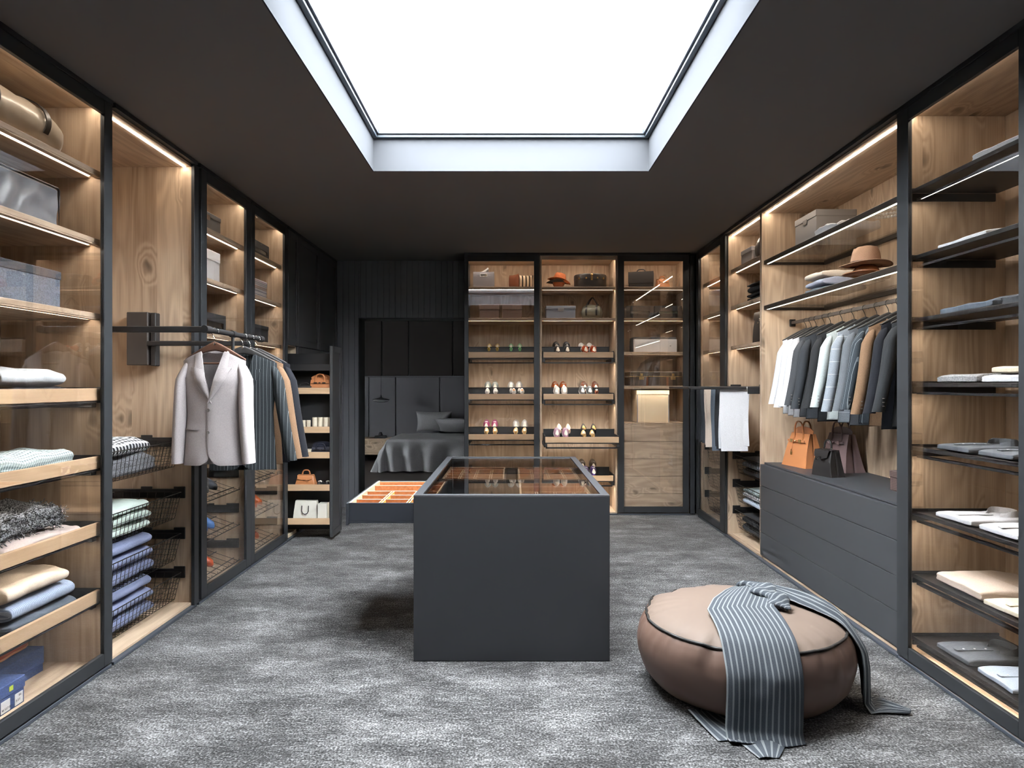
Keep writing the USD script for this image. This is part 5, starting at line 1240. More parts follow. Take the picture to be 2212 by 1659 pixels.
upper((bx(1260), bx(1284)), TRAY_B[3], 'dark shoe on the lowest tray, seen beyond the island corner', oxf(lk('brown_black', 80, 70, 62), lk('sole_pale', 180, 178, 180)), name='brogue')
lower((bx(1268, 188), bx(1284, 188)), TRAY_B[3], 'purple slipper in the front row of the lowest tray beyond the island corner', snk(lk('purple', 90, 70, 130)), name='slipper')

# ---------------------------------------------------------------- far right corner and open right bay
t = at(R, 'handbag', 'rounded brown leather bag at the top of the narrow glazed corner wardrobe', 'bag', 0.16, 7.05, ZS[0]); part(t, 'body', cushiony(0.34, 0.22, 0.20, 6), leather('bag_brown', 110, 88, 66, 0.3), smooth=60); part(t, 'handle', tube(arc(-0.07, 0.07, 0, 0.17, 0.10), 0.007, 8), BRNLE, smooth=60)
for k, (m_, h, lb) in enumerate(((CREAM, 0.05, 'cream'), (GREYKN, 0.05, 'grey'), (PINKG, 0.05, 'rose grey'))):
    folded(R, lb + ' cloth in the uppermost basket of the glazed corner wardrobe', 0.22, 7.0, BASK_R1[0] + 0.003 + 0.051 * k, (0.36, 0.30, h), m_, 70 + k)
for k, (m_, h, lb) in enumerate(((BLUEG, 0.055, 'blue-grey'), (CREAM, 0.085, 'tan'))):
    folded(R, lb + ' cloth in the middle basket of the glazed corner wardrobe', 0.22, 7.0, BASK_R1[1] + 0.003 + 0.056 * k, (0.36, 0.30, h), m_, 74 + k)
for k, (m_, h, lb) in enumerate(((SLATE, 0.06, 'slate blue'), (WAFFLE, 0.09, 'white knitted'))):
    folded(R, lb + ' cloth in the lowest basket of the glazed corner wardrobe', 0.22, 7.0, BASK_R1[2] + 0.003 + 0.061 * k, (0.36, 0.30, h), m_, 77 + k)
t = at(R, 'storage_box', 'pale grey box behind the leather bag, top of the open right bay', 'box', 0.20, 6.40, ZS[0]); lid_box(t, 0.28, 0.26, 0.145, 0.04, plain('box_pale_grey', srgb(176, 172, 174), 0.6))
t = at(R, 'handbag', 'dark grey leather bag before the pale box, top of the open right bay', 'bag', 0.17, 6.05, ZS[0]); part(t, 'body', cushiony(0.36, 0.20, 0.24, 8), leather('bag_grey', 84, 80, 76, 0.3), smooth=60); part(t, 'strap', sheet(np.array([[(dx, -0.105 * math.cos(q), max(0.002, 0.12 + 0.125 * math.sin(q))) for q in np.linspace(-0.5, np.pi + 0.5, 22)] for dx in (-0.014, 0.014)]), 0.005), BLKLE, smooth=60)
for k, (h, m_) in enumerate(((0.03, BLACKCL), (0.035, CHARC), (0.062, BLACKCL), (0.03, CHARC))):
    folded(R, '%s dark garment of the stack on the second shelf of the open right bay' % ('lowest', 'second lowest', 'thick third', 'topmost')[k], 0.20, 6.10 + 0.01 * (k % 2), ZS[1] + 0.0005 + (0, 0.031, 0.067, 0.130)[k], (0.44, 0.30, h), m_, 80 + k, folds=1, e=0.6)
t = at(R, 'tote_bag', 'tall black leather tote with a buckle on the third shelf of the open right bay', 'bag', 0.17, 6.10, ZS[2]); handbag(t, BLKLE, 0.42, 0.38, 0.16, 0.10, 0.28, 0.07, 1, 'full', CHROME, gus=0.2)
for b_, items in ((0, ((BLACKCL, 0.07, 'black'), (BLUEG, 0.055, 'blue-grey checked'), (CHARC, 0.05, 'charcoal'))), (1, ((PALEB, 0.065, 'pale blue'), (WHITECL, 0.045, 'white'), (MINTCH, 0.04, 'mint checked'))), (2, ((BLACKCL, 0.075, 'lower black'), (CHARC, 0.07, 'upper charcoal'), (BLACKCL, 0.022, 'thin black')))):
    z = BASK_R2[b_] + 0.003
    for k, (m_, h, lb) in enumerate(items):
        folded(R, lb + ' garment in the %s wire basket of the open right bay' % ('top', 'middle', 'lowest')[b_], 0.23, 6.27 + 0.015 * (k % 2), z, (0.46, 0.32, h), m_, 90 + 5 * b_ + k, folds=1 if h > 0.05 else 2, e=0.6)
        z += h + 0.001

# trousers over the arms of the rack
def trousers(y, x0, x1, drop, m, label, seed):
    t = thing('trousers', label, 'trousers', ((x0 + x1) / 2, y, 1.462 - drop), local=True)
    w = x1 - x0
    for lay, (o, dr, sh) in enumerate(((0.0, drop, 0.0), (0.005, drop - 0.045, 0.012))):
        s = np.concatenate([np.linspace(-dr, -0.03, 16), np.linspace(-0.02, 0.02, 5), np.linspace(0.03, dr - 0.02, 16)])
        G = np.zeros((len(s), 13, 3))
        for i, q in enumerate(s):
            u = np.linspace(-1, 1, 13)
            k = np.clip((abs(q) - 0.03) / 0.3, 0, 1)
            z = drop + (0.0085 + o * 0.5 if abs(q) < 0.025 else -abs(q) + 0.012)
            yy = np.clip(q / 0.02, -1, 1) * (0.0095 + o * (1 if lay else 0)) + np.sign(q) * 0.012 * k + 0.014 * (meshkit.fbm(np.stack([u * 2.2, u * 0 + q * 1.2, u * 0 + seed + lay], -1), 2) - 0.5) * k
            G[i] = np.stack([u * w / 2 * (1 - 0.04 * k) + sh + 0.006 * math.sin(q * 9 + seed), yy + (0.0 if lay == 0 else -0.004 * np.sign(q)) , np.full(13, z)], -1)
        part(t, 'leg', sheet(G, 0.004), m, smooth=60)
    return t
trousers(TROU_Y[0], 1.825, 2.07, 0.56, WHITECL, 'white trousers hanging nearest on the pulled-out trouser rack', 1)
trousers(TROU_Y[1], 1.82, 2.07, 0.55, BLACKCL, 'black trousers just behind the white pair on the trouser rack', 2)
trousers(TROU_Y[2], 1.815, 2.07, 0.575, SLATE, 'blue-grey trousers third from the front of the trouser rack', 3)
trousers(TROU_Y[4], 1.81, 2.06, 0.56, BEIGE, 'beige trousers in the middle of the trouser rack', 4)
trousers(TROU_Y[5], 1.80, 2.06, 0.53, CHARC, 'charcoal trousers second from the back of the trouser rack', 5)
trousers(TROU_Y[6], 1.79, 2.06, 0.53, BLACKCL, 'black trousers at the far end of the trouser rack', 6)

# ---------------------------------------------------------------- wide right bay
t = at(R, 'storage_box', 'large grey lidded box with a tab on the upper glass shelf at right', 'box', 0.31, 5.326, 2.5455); lid_box(t, 0.38, 0.30, 0.27, 0.05, plain('box_warm_grey', srgb(146, 143, 143), 0.6), tab=plain('box_tab', srgb(120, 118, 118), 0.6))
folded(R, 'crumpled white shawl on the upper glass shelf beside the grey box', 0.22, 4.80, 2.5455, (0.34, 0.30, 0.075), WHITECL, 101, crumple=1.0, name='shawl', c='shawl')
t = at(R, 'bead_basket', 'ring of clear beads on the upper glass shelf, near end', 'basket', 0.20, 4.22, 2.5455)
GLB = plain('bead_clear', (0.75, 0.74, 0.72), 0.15)
part(t, 'beads', cat(*[move(trimesh.creation.icosphere(1, 0.010), (0.115 * math.cos(a), 0.09 * math.sin(a), 0.011 + 0.021 * k)) for k in range(2) for a in np.arange(32) * 2 * np.pi / 32 + 0.1 * k]), GLB, smooth=60)
z = 2.1605
for k, (m_, h, lb) in enumerate(((SLATE, 0.045, 'slate blue'), (cl('cloth_lilac_grey', 168, 172, 188), 0.055, 'lilac grey'), (CREAM, 0.055, 'cream'))):
    folded(R, lb + ' sweater %s of the stack on the lower glass shelf' % ('lowest', 'in the middle', 'topmost')[k], 0.23, 4.985, z, (0.29, 0.32, h), m_, 104 + k, folds=1, e=0.65, name='sweater', c='sweater'); z += h + 0.001
t = at(R, 'hat_stand', 'thin wire stand under the two hats on the lower glass shelf', 'hat stand', 0.19, 4.48, 2.1605)
part(t, 'wire_base', tube([(-0.10, -0.07, 0.004), (0.10, -0.07, 0.004), (0.10, 0.07, 0.004), (-0.10, 0.07, 0.004), (-0.10, -0.07, 0.004)], 0.002, 6), BLACK)
part(t, 'wire_post', tube([(0.0, 0.07, 0.004), (0.0, 0.06, 0.05), (0.0, 0.0, 0.09)], 0.002, 6), BLACK)
t = at(R, 'hat', 'tan leather hat under the brown felt hat on the lower glass shelf', 'hat', 0.19, 4.48, 2.195, rx=-6); hat(t, leather('hat_tan', 150, 96, 62, 0.35), BRNLE, 0.125, 0.075, 0, 0.004, 0.015)
t = at(R, 'hat', 'brown felt fedora with a dark band on top, lower glass shelf at right', 'hat', 0.19, 4.48, 2.262); hat(t, cl('felt_brown', 150, 118, 96), plain('hat_band_dark', srgb(70, 50, 40), 0.6), 0.140, 0.128, 0, 0.004, 0.016)

PIN = striped('pinstripe', srgb(36, 40, 43), srgb(104, 110, 113), 0.021, 0.075, 'x'); WPANE = striped('windowpane', srgb(128, 134, 142), srgb(196, 200, 206), 0.075, 0.035, 'y', extra=('z', 0.085, 0.03))
PINR = striped('pinstripe_side', srgb(52, 58, 64), srgb(120, 128, 134), 0.017, 0.10, 'y')
CAMEL = cl('wool_camel', 118, 92, 70, scale=200, bump=0.5); NAVY = cl('wool_navy', 18, 20, 28, scale=200); CHW = cl('wool_charcoal', 36, 38, 41, scale=200)
MINTW = cl('wool_pale_grey', 176, 184, 184, scale=200, bump=0.5); BLW = cl('wool_blue_grey', 92, 96, 102); DKW = cl('wool_dark_grey', 68, 70, 74); BLKW = cl('wool_black', 38, 39, 42)
HANGB = plain('hanger_black', srgb(44, 43, 43), 0.5); HANGW = plain('hanger_walnut', srgb(96, 66, 52), 0.45)
ZH = 2.02 + 0.012 - 0.019 - 0.105
row = [(5.54, WHITECL, 'shirt', 'white shirt at the far end of the right-hand rail'), (5.45, WHITECL, 'shirt', 'middle white shirt of the three on the right-hand rail'), (5.36, WHITECL, 'shirt', 'nearest white shirt of the three on the right-hand rail'),
       (5.22, DKW, 'blazer', 'slate grey jacket beside the white shirts'), (5.12, cl('wool_anthracite', 52, 55, 60), 'blazer', 'anthracite jacket between the slate and the black one'), (4.94, BLKW, 'blazer', 'black jacket beside the pale grey one on the right-hand rail'),
       (4.77, MINTW, 'blazer', 'pale grey tweed jacket on the right-hand rail'), (4.62, WPANE, 'blazer', 'grey windowpane check jacket on the right-hand rail'), (4.475, BLW, 'blazer', 'plain blue-grey jacket next to the windowpane check'),
       (4.335, PINR, 'blazer', 'dark pinstripe jacket on the right-hand rail'), (4.22, CAMEL, 'blazer', 'camel jacket on the right-hand rail'), (4.09, NAVY, 'blazer', 'navy jacket beside the camel one on the right-hand rail'), (3.95, CHW, 'blazer', 'charcoal jacket nearest on the right-hand rail')]
for i, (d, m_, k, lb) in enumerate(row):
    h = thing('clothes_hanger', 'black hanger of the ' + lb, 'hanger', (2.40, d, ZH), 4 * ((i * 7) % 3 - 1), local=True); hanger(h, HANGB, 0.37, BLACK, bar=False)
    g_ = thing('shirt' if k == 'shirt' else 'blazer', lb, 'shirt' if k == 'shirt' else 'jacket', (2.40, d, ZH - 0.004), 4 * ((i * 7) % 3 - 1), local=True)
    garment(g_, m_, 0.39, 0.65 + 0.01 * (i % 3) - (0.0 if k != 'shirt' else 0.01), k, seed=i, sleeve=0.50 + 0.012 * ((i * 5) % 3), button=plain('cuff_button', srgb(120, 112, 104), 0.4) if k == 'blazer' else WHITE, flare=0.085, body_d=0.07, arm_fwd=0.035, thin=0.62)

t = at(R, 'handbag', 'large orange leather handbag with gold clasps and padlock on the dark drawers', 'handbag', 0.235, 5.54, 0.8335, rz=10); handbag(t, ORANGE, 0.335, 0.25, 0.19, 0.055, 0.268, 0.095, 2, 'cut', BRASS, lock=True)
t = at(R, 'handbag', 'small black handbag with one handle in front of the mauve bag', 'handbag', 0.165, 4.96, 0.8335, rz=14); handbag(t, BLKLE, 0.215, 0.15, 0.12, 0.07, 0.185, 0.075, 1, 'full', CHROME, gus=0.15)
t = at(R, 'handbag', 'mauve leather handbag behind the black one on the dark drawers', 'handbag', 0.415, 5.27, 0.8335, rz=8); handbag(t, MAUVE, 0.335, 0.245, 0.17, 0.055, 0.285, 0.09, 2, 'cut', plain('mauve_trim', srgb(150, 128, 126), 0.5))
t = at(R, 'storage_box', 'small woven rose-brown box at the near end of the dark drawers', 'box', 0.34, 4.20, 0.8335); lid_box(t, 0.20, 0.18, 0.125, 0.042, striped('woven_rose', srgb(60, 46, 46), srgb(92, 76, 72), 0.012, 0.4, 'x', extra=('z', 0.010, 0.4)))

# ---------------------------------------------------------------- shirts on the nearest right trays
def folded_shirt(w, z, m, label, seed, size=(0.25, 0.34, 0.036), collar=True, u=0.225, button=True):
    t = at(R, 'folded_shirt', label, 'shirt', u, w, z, rz=3 * ((seed * 5) % 3 - 1))
    part(t, 'folded_layers', slab(*size, seed=seed, folds=2, crumple=0.3, e=0.5), m, smooth=50)
    if collar:
        th = np.linspace(-2.5, 2.5, 23)
        G = np.array([[(0.066 * math.sin(q) * (1 + o), 0.085 + 0.050 * math.cos(q) * (1 + o), size[2] * 0.95 + hh - 0.018 * max(0, abs(q) - 1.6)) for o, hh in ((0.0, -0.004), (0.0, 0.022), (0.05, 0.030), (0.13, 0.020), (0.2, 0.0))] for q in th])
        part(t, 'collar', sheet(G, 0.003), m, smooth=60)
        part(t, 'placket', box(-0.014, 0.014, -0.15, 0.03, size[2] + 0.0015, size[2] + 0.0055, 0.001), m)
        if button:
            for k in range(3):
                part(t, 'button', lathe([(0, 0), (0.005, 0), (0.005, 0.002), (0, 0.0025)], 10, (0, -0.11 + 0.055 * k, size[2] + 0.0055)), WHITE)
    return t
TR_ = [z - 0.003 for z in TRAY_R]
folded_shirt(3.10, TR_[0], WHITECL, 'white shirt folded on the uppermost black tray at right', 1, collar=False, size=(0.30, 0.34, 0.055))
folded_shirt(3.34, TR_[1], WHITECL, 'white shirt folded on the second black tray at right', 2, collar=False, size=(0.36, 0.34, 0.04))
folded_shirt(3.30, TR_[2], SLATE, 'slate grey jacket folded on the third black tray at right', 3, collar=False, size=(0.42, 0.34, 0.045))
folded_shirt(3.04, TR_[2], DARKCL, 'dark grey jacket folded beside the slate one on the third black tray', 4, collar=False, size=(0.26, 0.34, 0.055), u=0.26)
folded_shirt(3.37, TR_[3], GREYKN, 'grey melange sweater on the fourth black tray at right', 5, collar=False, size=(0.30, 0.34, 0.05))
folded_shirt(3.05, TR_[3], WHITECL, 'white folded top under the beige one on the fourth black tray', 6, collar=False, size=(0.30, 0.34, 0.045))
folded_shirt(3.02, TR_[3] + 0.046, CREAMSH, 'beige folded top on the white one, fourth black tray', 7, collar=False, size=(0.26, 0.30, 0.035))
folded_shirt(3.40, TR_[4], DENIM, 'slate blue shirt at the far end of the fifth black tray', 8)
folded_shirt(3.09, TR_[4], DENIM, 'slate blue shirt nearer the door frame on the fifth black tray', 9)
folded_shirt(3.40, TR_[5], WHITECL, 'white shirt at the far end of the sixth black tray', 10)
folded_shirt(3.09, TR_[5], WHITECL, 'white shirt nearer the door frame on the sixth black tray', 11)
folded_shirt(3.36, TR_[6], BEIGE, 'beige trousers folded in layers on the seventh black tray', 12, collar=False, size=(0.36, 0.40, 0.06), u=0.26)
folded_shirt(3.05, TR_[6], CREAMSH, 'cream shirt beside the beige trousers on the seventh black tray', 13)
folded_shirt(3.40, TR_[7], DENIM, 'slate grey shirt at the far end of the lowest black tray', 14)
folded_shirt(3.09, TR_[7], PALEB, 'pale blue shirt nearer the door frame on the lowest black tray', 15)

# ---------------------------------------------------------------- blazers on the pulled-down lift rail
ZL = RZ + 0.0155 - 0.019 - 0.105
LIN = cl('linen_pale_rose', 178, 171, 172, col2=srgb(168, 161, 162), scale=180, bump=0.15)
left = [(3.86, LIN, HANGW, 'pale linen blazer with two buttons hanging nearest on the lift rail', 0.365, 0.640, 0.565, 'walnut hanger inside the pale linen blazer', 0.022),
        (4.27, PIN, HANGB, 'dark pinstripe blazer behind the pale linen one', 0.42, 0.72, 0.60, 'black hanger of the left-hand pinstripe blazer', 0.09),
        (4.39, CAMEL, HANGB, 'camel blazer behind the pinstripe one on the lift rail', 0.42, 0.70, 0.60, 'black hanger of the left-hand camel blazer', 0.09),
        (4.50, NAVY, HANGB, 'navy blazer last on the lift rail', 0.44, 0.70, 0.60, 'black hanger of the left-hand navy blazer', 0.09)]
for i, (d, m_, hm, lb, W_, Ln_, sl_, hl, fl) in enumerate(left):
    h = thing('clothes_hanger', hl, 'hanger', (RX, d, ZL), (0, 9, 8, 6)[i], local=True); hanger(h, hm, 0.34 if i == 0 else 0.38, CHROME, bar=(i == 0))
    g_ = thing('blazer', lb, 'jacket', (RX, d, ZL - 0.006), (0, 9, 8, 6)[i], local=True)
    garment(g_, m_, W_, Ln_, 'blazer', seed=20 + i, sleeve=sl_, flare=fl, body_d=0.075 if i == 0 else 0.055, arm_fwd=0.02, deep=0.30, thin=1.0 if i == 0 else 0.72)

# ---------------------------------------------------------------- small things in the island drawers
for k, (x, y, rz, lb) in enumerate(((-0.80, 4.44, 8, 'blue-grey spectacle case in the pulled-out jewellery drawer'), (-0.38, 5.32, 0, 'dark spectacle case under the glass, far left of the island'), (0.37, 5.33, 0, 'dark spectacle case under the glass, far right of the island'))):
    t = thing('spectacle_case', lb, 'case', (x, y, 0.739), rz, local=True)
    part(t, 'shell', loft([[(xx * 0.075, q[0] * 0.024 * k_, 0.018 + q[1] * 0.018 * k_) for q in [(math.cos(a), math.sin(a)) for a in np.arange(20) * 2 * np.pi / 20]] for xx, k_ in ((-1, 0.15), (-0.95, 0.45), (-0.8, 0.75), (-0.4, 0.97), (0, 1), (0.4, 0.97), (0.8, 0.75), (0.95, 0.45), (1, 0.15))]), plain('case_blue' if k == 0 else 'case_dark', srgb(92, 106, 132) if k == 0 else srgb(50, 50, 54), 0.35), smooth=60)
def watch(x, y, lb, rz=0):
    t = thing('wrist_watch', lb, 'watch', (x, y, 0.739), rz, local=True)
    part(t, 'strap', sheet(np.array([[(dx, 0.026 * math.cos(q), 0.028 + 0.024 * math.sin(q)) for q in np.linspace(0.5, 2 * np.pi - 0.2, 22)] for dx in (-0.008, 0.008)]), 0.003), leather('watch_strap', 190, 186, 186), smooth=60)
    part(t, 'dial', lathe([(0, 0), (0.015, 0), (0.016, 0.004), (0.014, 0.008), (0, 0.008)], 20, (0, 0, 0.05)), CHROME, smooth=40)
watch(-0.565, 4.43, 'watch with a pale strap in the pulled-out jewellery drawer', 20)
watch(-0.16, 5.34, 'watch under the glass at the far left of the island', 10)
watch(0.22, 4.10, 'watch under the glass at the near right of the island', -15)
# ---------------------------------------------------------------- pouf and throw
PX, PY = 1.152, 3.405
pf = thing('pouf', 'large round taupe leatherette floor pouf with black piping', 'pouf', (PX, PY, 0))
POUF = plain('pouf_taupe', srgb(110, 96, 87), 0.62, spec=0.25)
POUF_SHADED = plain('pouf_taupe_shaded_side', srgb(96, 76, 67), 0.5, spec=0.3)  # shade of the side put into the colour, darker than the top
na = 160
A_ = np.arange(na) * 2 * np.pi / na
prof = [(0.30, 0.001), (0.40, 0.008), (0.46, 0.035), (0.505, 0.085), (0.530, 0.15), (0.535, 0.20), (0.525, 0.25), (0.503, 0.288), (0.482, 0.308)]
def wr(r, z, k):
    n = meshkit.fbm(np.stack([np.cos(A_) * 9, np.sin(A_) * 9, np.full(na, z * 3)], -1), 3) - 0.5
    n2 = meshkit.fbm(np.stack([np.cos(A_) * 3, np.sin(A_) * 3, np.full(na, z * 2 + 9)], -1), 2) - 0.5
    rr = r * (1 + 0.042 * n * k + 0.02 * n2)
    return np.stack([PX + rr * np.cos(A_), PY + rr * np.sin(A_), z + 0.012 * n * k * (z > 0.02)], 1)
P = np.array(prof) * np.array([0.965, 1.10])
ts = np.linspace(0, 1, 22)
pr = np.stack([np.interp(ts, np.linspace(0, 1, len(P)), P[:, 0]), np.interp(ts, np.linspace(0, 1, len(P)), P[:, 1])], 1)
rings = [wr(r, z, 0.5 + 1.6 * np.clip((z - 0.2) / 0.1, 0, 1) + 1.2 * np.clip((0.06 - z) / 0.06, 0, 1)) for r, z in pr]
part(pf, 'side_cover', loft(rings, caps=True), POUF_SHADED, smooth=70)
seam = rings[-1]
top = [seam]
for r, z in ((0.449, 0.354), (0.425, 0.368), (0.386, 0.382), (0.328, 0.396), (0.25, 0.408), (0.165, 0.416), (0.08, 0.419), (0.01, 0.420)):
    top.append(wr(r, z, 1.8 * np.clip((r - 0.30) / 0.17, 0, 1)))
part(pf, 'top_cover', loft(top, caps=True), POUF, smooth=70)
sv = seam + (seam - [PX, PY, 0.33]) * np.array([0.012, 0.012, 0.02])
part(pf, 'piping', tube(np.vstack([sv, sv[:1]]), 0.0065, 8, caps=False), plain('piping_black', srgb(30, 28, 28), 0.5), smooth=60)

RT = np.array([0.0, 0.08, 0.165, 0.25, 0.328, 0.386, 0.425, 0.449, 0.465, 0.485, 0.505, 0.515, 0.521]); ZT = np.array([0.420, 0.419, 0.416, 0.408, 0.396, 0.382, 0.368, 0.354, 0.341, 0.317, 0.280, 0.242, 0.187])
THR = striped('throw_stripes', srgb(66, 71, 78), srgb(118, 123, 126), 1.0, 0.30, 'x', uv=True, scale=300)
def throw(e1, cf, hf, a0, a1, n, m, lift=0.014, fold=0.004, freq=5.0, seed=0, uvs=(0, 12), turn=0.0):
    """A strip of cloth over the pouf's top and edge, hanging straight to the floor. e1: ground direction; cf, hf: middle and half width across it, by fraction; a0..a1: arc length."""
    e1 = np.array(e1) / np.linalg.norm(e1); e2 = np.array([-e1[1], e1[0]])
    G, UV = np.zeros((n, m, 3)), np.zeros((n, m, 2))
    for i, f in enumerate(np.linspace(0, 1, n)):
        s = lerp(a0, a1, f)
        c, hw = np.interp(f, *cf), np.interp(f, *hf)
        for j, u in enumerate(np.linspace(-1, 1, m)):
            t = c + u * hw
            rho = np.linspace(abs(t), 0.521, 60)
            r = np.sqrt(np.maximum(rho ** 2 - t * t, 0)); z = np.interp(rho, RT, ZT)
            r = np.append(r, [r[-1] + 0.003, r[-1] + 0.03, r[-1] + 1.0]); z = np.append(z, [0.035, 0.004, 0.004])
            arc_ = np.concatenate([[0], np.cumsum(np.hypot(np.diff(r), np.diff(z)))])
            if s >= 0:
                rr, zz = np.interp(s, arc_, r), np.interp(s, arc_, z)
            else:
                rr, zz = s, np.interp(np.hypot(s, t), RT, ZT)
            on = np.clip((s - arc_[-2]) / 0.1, 0, 1)
            side_ = np.clip((0.34 - zz) / 0.08, 0, 1) * (1 - on)
            wv = fold * (math.sin(u * freq + seed + 1.7 * math.sin(f * 4 + seed)) + 1.6 * (meshkit.fbm(np.array([[u * 2.3 + seed, f * 6.0, seed * 1.3]]), 2)[0] - 0.5)) * (0.4 + 0.6 * max(side_, on) if fold < 0.012 else 1)
            o = lift + abs(fold) * 1.3 + wv
            if on > 0: t += turn * max(0, s - arc_[-2])
            G[i, j, :2] = np.array([PX, PY]) + e1 * (rr + side_ * o) + e2 * t
            G[i, j, 2] = max(zz + (1 - side_) * o * (1 - 0.55 * on), 0.004)
            UV[i, j] = (lerp(uvs[0], uvs[1], (u + 1) / 2), f)
    return G, UV
def sheet_uv(G, UV, t):
    v, f = sheet(G, t)
    return v, f, np.vstack([UV.reshape(-1, 2)] * 2)
th = thing('throw', 'grey and white striped throw draped over the taupe pouf', 'throw', (PX, PY - 0.4, 0.0))
G, UV = throw((0.0, -1.0), ([0, 0.12, 0.35, 1], [0.115, 0.06, -0.06, -0.085]), ([0, 0.04, 0.10, 0.22, 0.4, 1], [0.05, 0.09, 0.125, 0.158, 0.160, 0.158]), -0.20, 0.845, 90, 44, seed=1, fold=0.0105, uvs=(0, 14))
v, f, uv = sheet_uv(G, UV, 0.004)
part(th, 'front_fall', (v, f), THR, smooth=True, uv=uv)
G, UV = throw((0.76, -0.645), ([0, 0.3, 0.6, 0.75, 1], [0.235, 0.225, 0.19, 0.16, 0.17]), ([0, 0.08, 0.3, 0.55, 0.72, 0.86, 1], [0.05, 0.09, 0.11, 0.10, 0.078, 0.085, 0.012]), -0.07, 0.99, 90, 34, seed=2, fold=0.014, freq=9.5, uvs=(0, 12), lift=0.012, turn=0.10)
v, f, uv = sheet_uv(G, UV, 0.004)
part(th, 'side_fall', (v, f), THR, smooth=True, uv=uv)
# the bunched roll along the ridge where the two falls meet
rg = [(PX + 0.05, PY + 0.20, 0.428), (PX + 0.10, PY + 0.16, 0.446), (PX + 0.13, PY + 0.06, 0.450), (PX + 0.135, PY - 0.04, 0.448), (PX + 0.155, PY - 0.12, 0.444), (PX + 0.17, PY - 0.165, 0.434)]
ts_ = np.linspace(0, 1, 36)
rg = np.stack([np.interp(ts_, np.linspace(0, 1, len(rg)), np.array(rg)[:, k]) for k in range(3)], 1)
G, UV = np.zeros((36, 16, 3)), np.zeros((36, 16, 2))
for i, p in enumerate(rg):
    R_ = (0.020 + 0.010 * math.sin(i * 0.55) + 0.012 * math.sin(np.pi * i / 35)) * min(1, (i + 0.6) / 4, (35.6 - i) / 4)
    for j, q in enumerate(np.linspace(-0.6, np.pi + 0.9, 16)):
        k = R_ * (1 + 0.25 * math.sin(3 * q + i * 0.4))
        G[i, j] = (p[0] + 1.5 * k * math.cos(q), p[1] + 0.5 * k * math.cos(q), p[2] - 0.006 + k * math.sin(q)); UV[i, j] = (i / 35 * 16, q)
v, f, uv = sheet_uv(G, UV, 0.004)
part(th, 'ridge_fold', (v, f), THR, smooth=True, uv=uv)
def flat(pts, nu, nv, uvs, z0=0.006, amp=0.012, seed=0):
    a, b, c, d = map(np.array, pts)
    G, UV = np.zeros((nu, nv, 3)), np.zeros((nu, nv, 2))
    for i, u in enumerate(np.linspace(0, 1, nu)):
        for j, w in enumerate(np.linspace(0, 1, nv)):
            p = lerp(lerp(a, b, u), lerp(d, c, u), w)
            h = amp * (0.5 + 0.5 * math.sin(6 * u + 3 * w + seed)) * (1 - 0.6 * w) + 0.02 * max(0, 0.25 - w)
            G[i, j] = (p[0], p[1], z0 + h); UV[i, j] = (lerp(uvs[0], uvs[1], u), w)
    return sheet_uv(G, UV, 0.004)
def fl(px, py): d = EYE * F / (py - CY); return ((px - CX) * d / F, d)
v, f, uv = flat((fl(1486, 1545), fl(1562, 1540), fl(1660, 1596), fl(1552, 1604)), 18, 12, (0, 6), seed=1, z0=0.004, amp=0.016)
part(th, 'corner', (v, f), THR, smooth=True, uv=uv)
v, f, uv = flat((fl(1585, 1596), fl(1712, 1584), fl(1684, 1640), fl(1640, 1642)), 16, 12, (0, 5), seed=3, z0=0.004, amp=0.014)
part(th, 'corner', (v, f), THR, smooth=True, uv=uv)

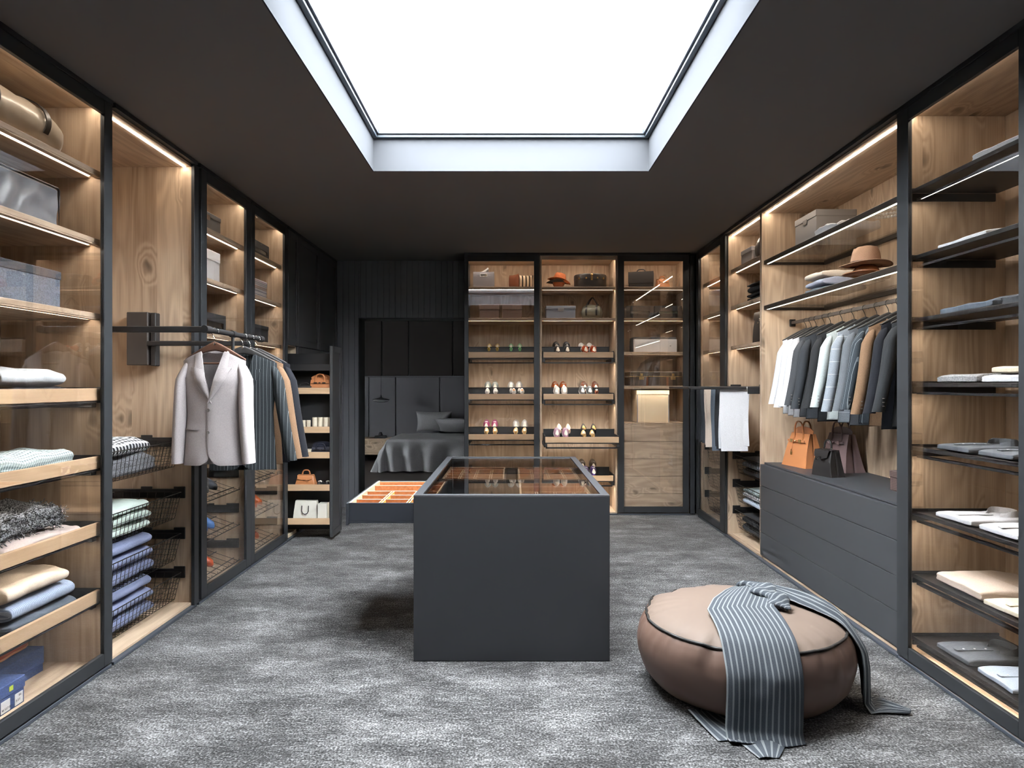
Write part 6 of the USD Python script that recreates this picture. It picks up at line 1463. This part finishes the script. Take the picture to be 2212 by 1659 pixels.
# ---------------------------------------------------------------- bedroom
bed = thing('bed', 'low bed with rumpled grey duvet seen through the doorway', 'bed', (-1.2, 12.4, 0))
part(bed, 'base', box(-2.06, -0.30, 11.62, 13.45, 0.08, 0.30, 0.01), DARKCL)
part(bed, 'mattress', box(-2.05, -0.31, 11.60, 13.46, 0.301, 0.50, 0.03), WHITECL)
part(bed, 'leg', cat(box(-1.9, -1.8, 11.8, 11.9, 0, 0.0795), box(-0.6, -0.5, 11.8, 11.9, 0, 0.0795), box(-1.9, -1.8, 13.2, 13.3, 0, 0.0795), box(-0.6, -0.5, 13.2, 13.3, 0, 0.0795)), BLACK)
nx, ny = 60, 54
G = np.zeros((nx, ny, 3))
for i, a in enumerate(np.linspace(-0.50, 1.72, nx)):          # arc across the bed from the left floor edge
    for j, b in enumerate(np.linspace(-0.52, 1.42, ny)):      # from the foot's floor edge to the pillows
        ox, oy = max(0.0, -a), max(0.0, -b)
        flr = 0.03 * (meshkit.fbm(np.array([[a * 5, b * 5, 1.0]]), 3)[0] - 0.5)
        drop = max(ox, oy)
        z = 0.555 - min(drop, 0.50) * 1.06
        k = min(1.0, drop / 0.2)
        wave_ = 0.05 * math.sin((b if ox > oy else a) * 16 + 2 * math.sin(a * 3 + b * 2)) * k
        x = -2.09 + max(a, 0) - ox * 0.42 - wave_ * (ox >= oy) * k - 0.02 * k
        y = 11.56 + max(b, 0) - oy * 0.10 - wave_ * (oy > ox) * k
        if ox > 0 and oy > 0:
            z = max(0.555 - math.hypot(ox, oy) * 1.06, 0.02)
        G[i, j] = (x, y, max(z + flr * (1 - 0.5 * k), 0.012))
DUV = cl('duvet_grey', 160, 160, 162, scale=120, bump=0.1)
part(bed, 'duvet', sheet(G, 0.02), DUV, smooth=60)
for k, (x, y, rz, lean, lb) in enumerate(((-1.48, 13.26, 0, -8, 'grey pillow standing at the left of the bed head'), (-1.02, 13.05, -16, -52, 'grey pillow lying on top at the bed head'), (-0.62, 13.10, 6, -60, 'grey pillow at the right of the bed head'))):
    t = thing('pillow', lb, 'pillow', (x, y, 0.575 + 0.02 * (k == 1)), rz, local=True); pillow(t, 0.70, 0.40, 0.17, DUV, 3 + k, lean)
t = thing('bedside_shelf', 'floating oak bedside shelf left of the bed', 'shelf', (-2.6, 13.3, 0.14))
part(t, 'body', box(-3.10, -2.12, 13.10, 13.49, 0.14, 0.455, 0.004), WOODX)
part(t, 'drawer_front', box(-3.08, -2.14, 13.085, 13.0995, 0.15, 0.445, 0.003), WOODX)
solo('book', box(-2.62, -2.42, 13.15, 13.32, 0.456, 0.50, 0.003), BLACK, 'dark closed book on the bedside shelf', 'book')
t = thing('small_vase', 'small dark vase on the book by the bed', 'vase', (-2.52, 13.24, 0.501), local=True); part(t, 'body', lathe([(0, 0), (0.03, 0), (0.04, 0.02), (0.025, 0.05), (0.02, 0.065), (0, 0.065)], 20), BLKLE, smooth=60)
t = thing('pendant_lamp', 'dark flat disc pendant lamp hanging beside the bed', 'lamp', (-2.45, 12.9, 1.19), local=True)
DSH = plain('pendant_black', srgb(40, 40, 42), 0.4)
part(t, 'shade', lathe([(0.012, 0.10), (0.02, 0.06), (0.05, 0.045), (0.16, 0.02), (0.16, 0.012), (0.03, 0.03), (0.0, 0.03)], 40), DSH, smooth=50)
part(t, 'diffuser', lathe([(0.0, 0.012), (0.15, 0.008), (0.13, -0.02), (0.07, -0.035), (0, -0.04)], 40), plain('pendant_glass', srgb(120, 122, 126), 0.3), smooth=50)
part(t, 'cord', tube([(0, 0, 0.10), (0, 0, 1.805)], 0.003, 6), BLACK)
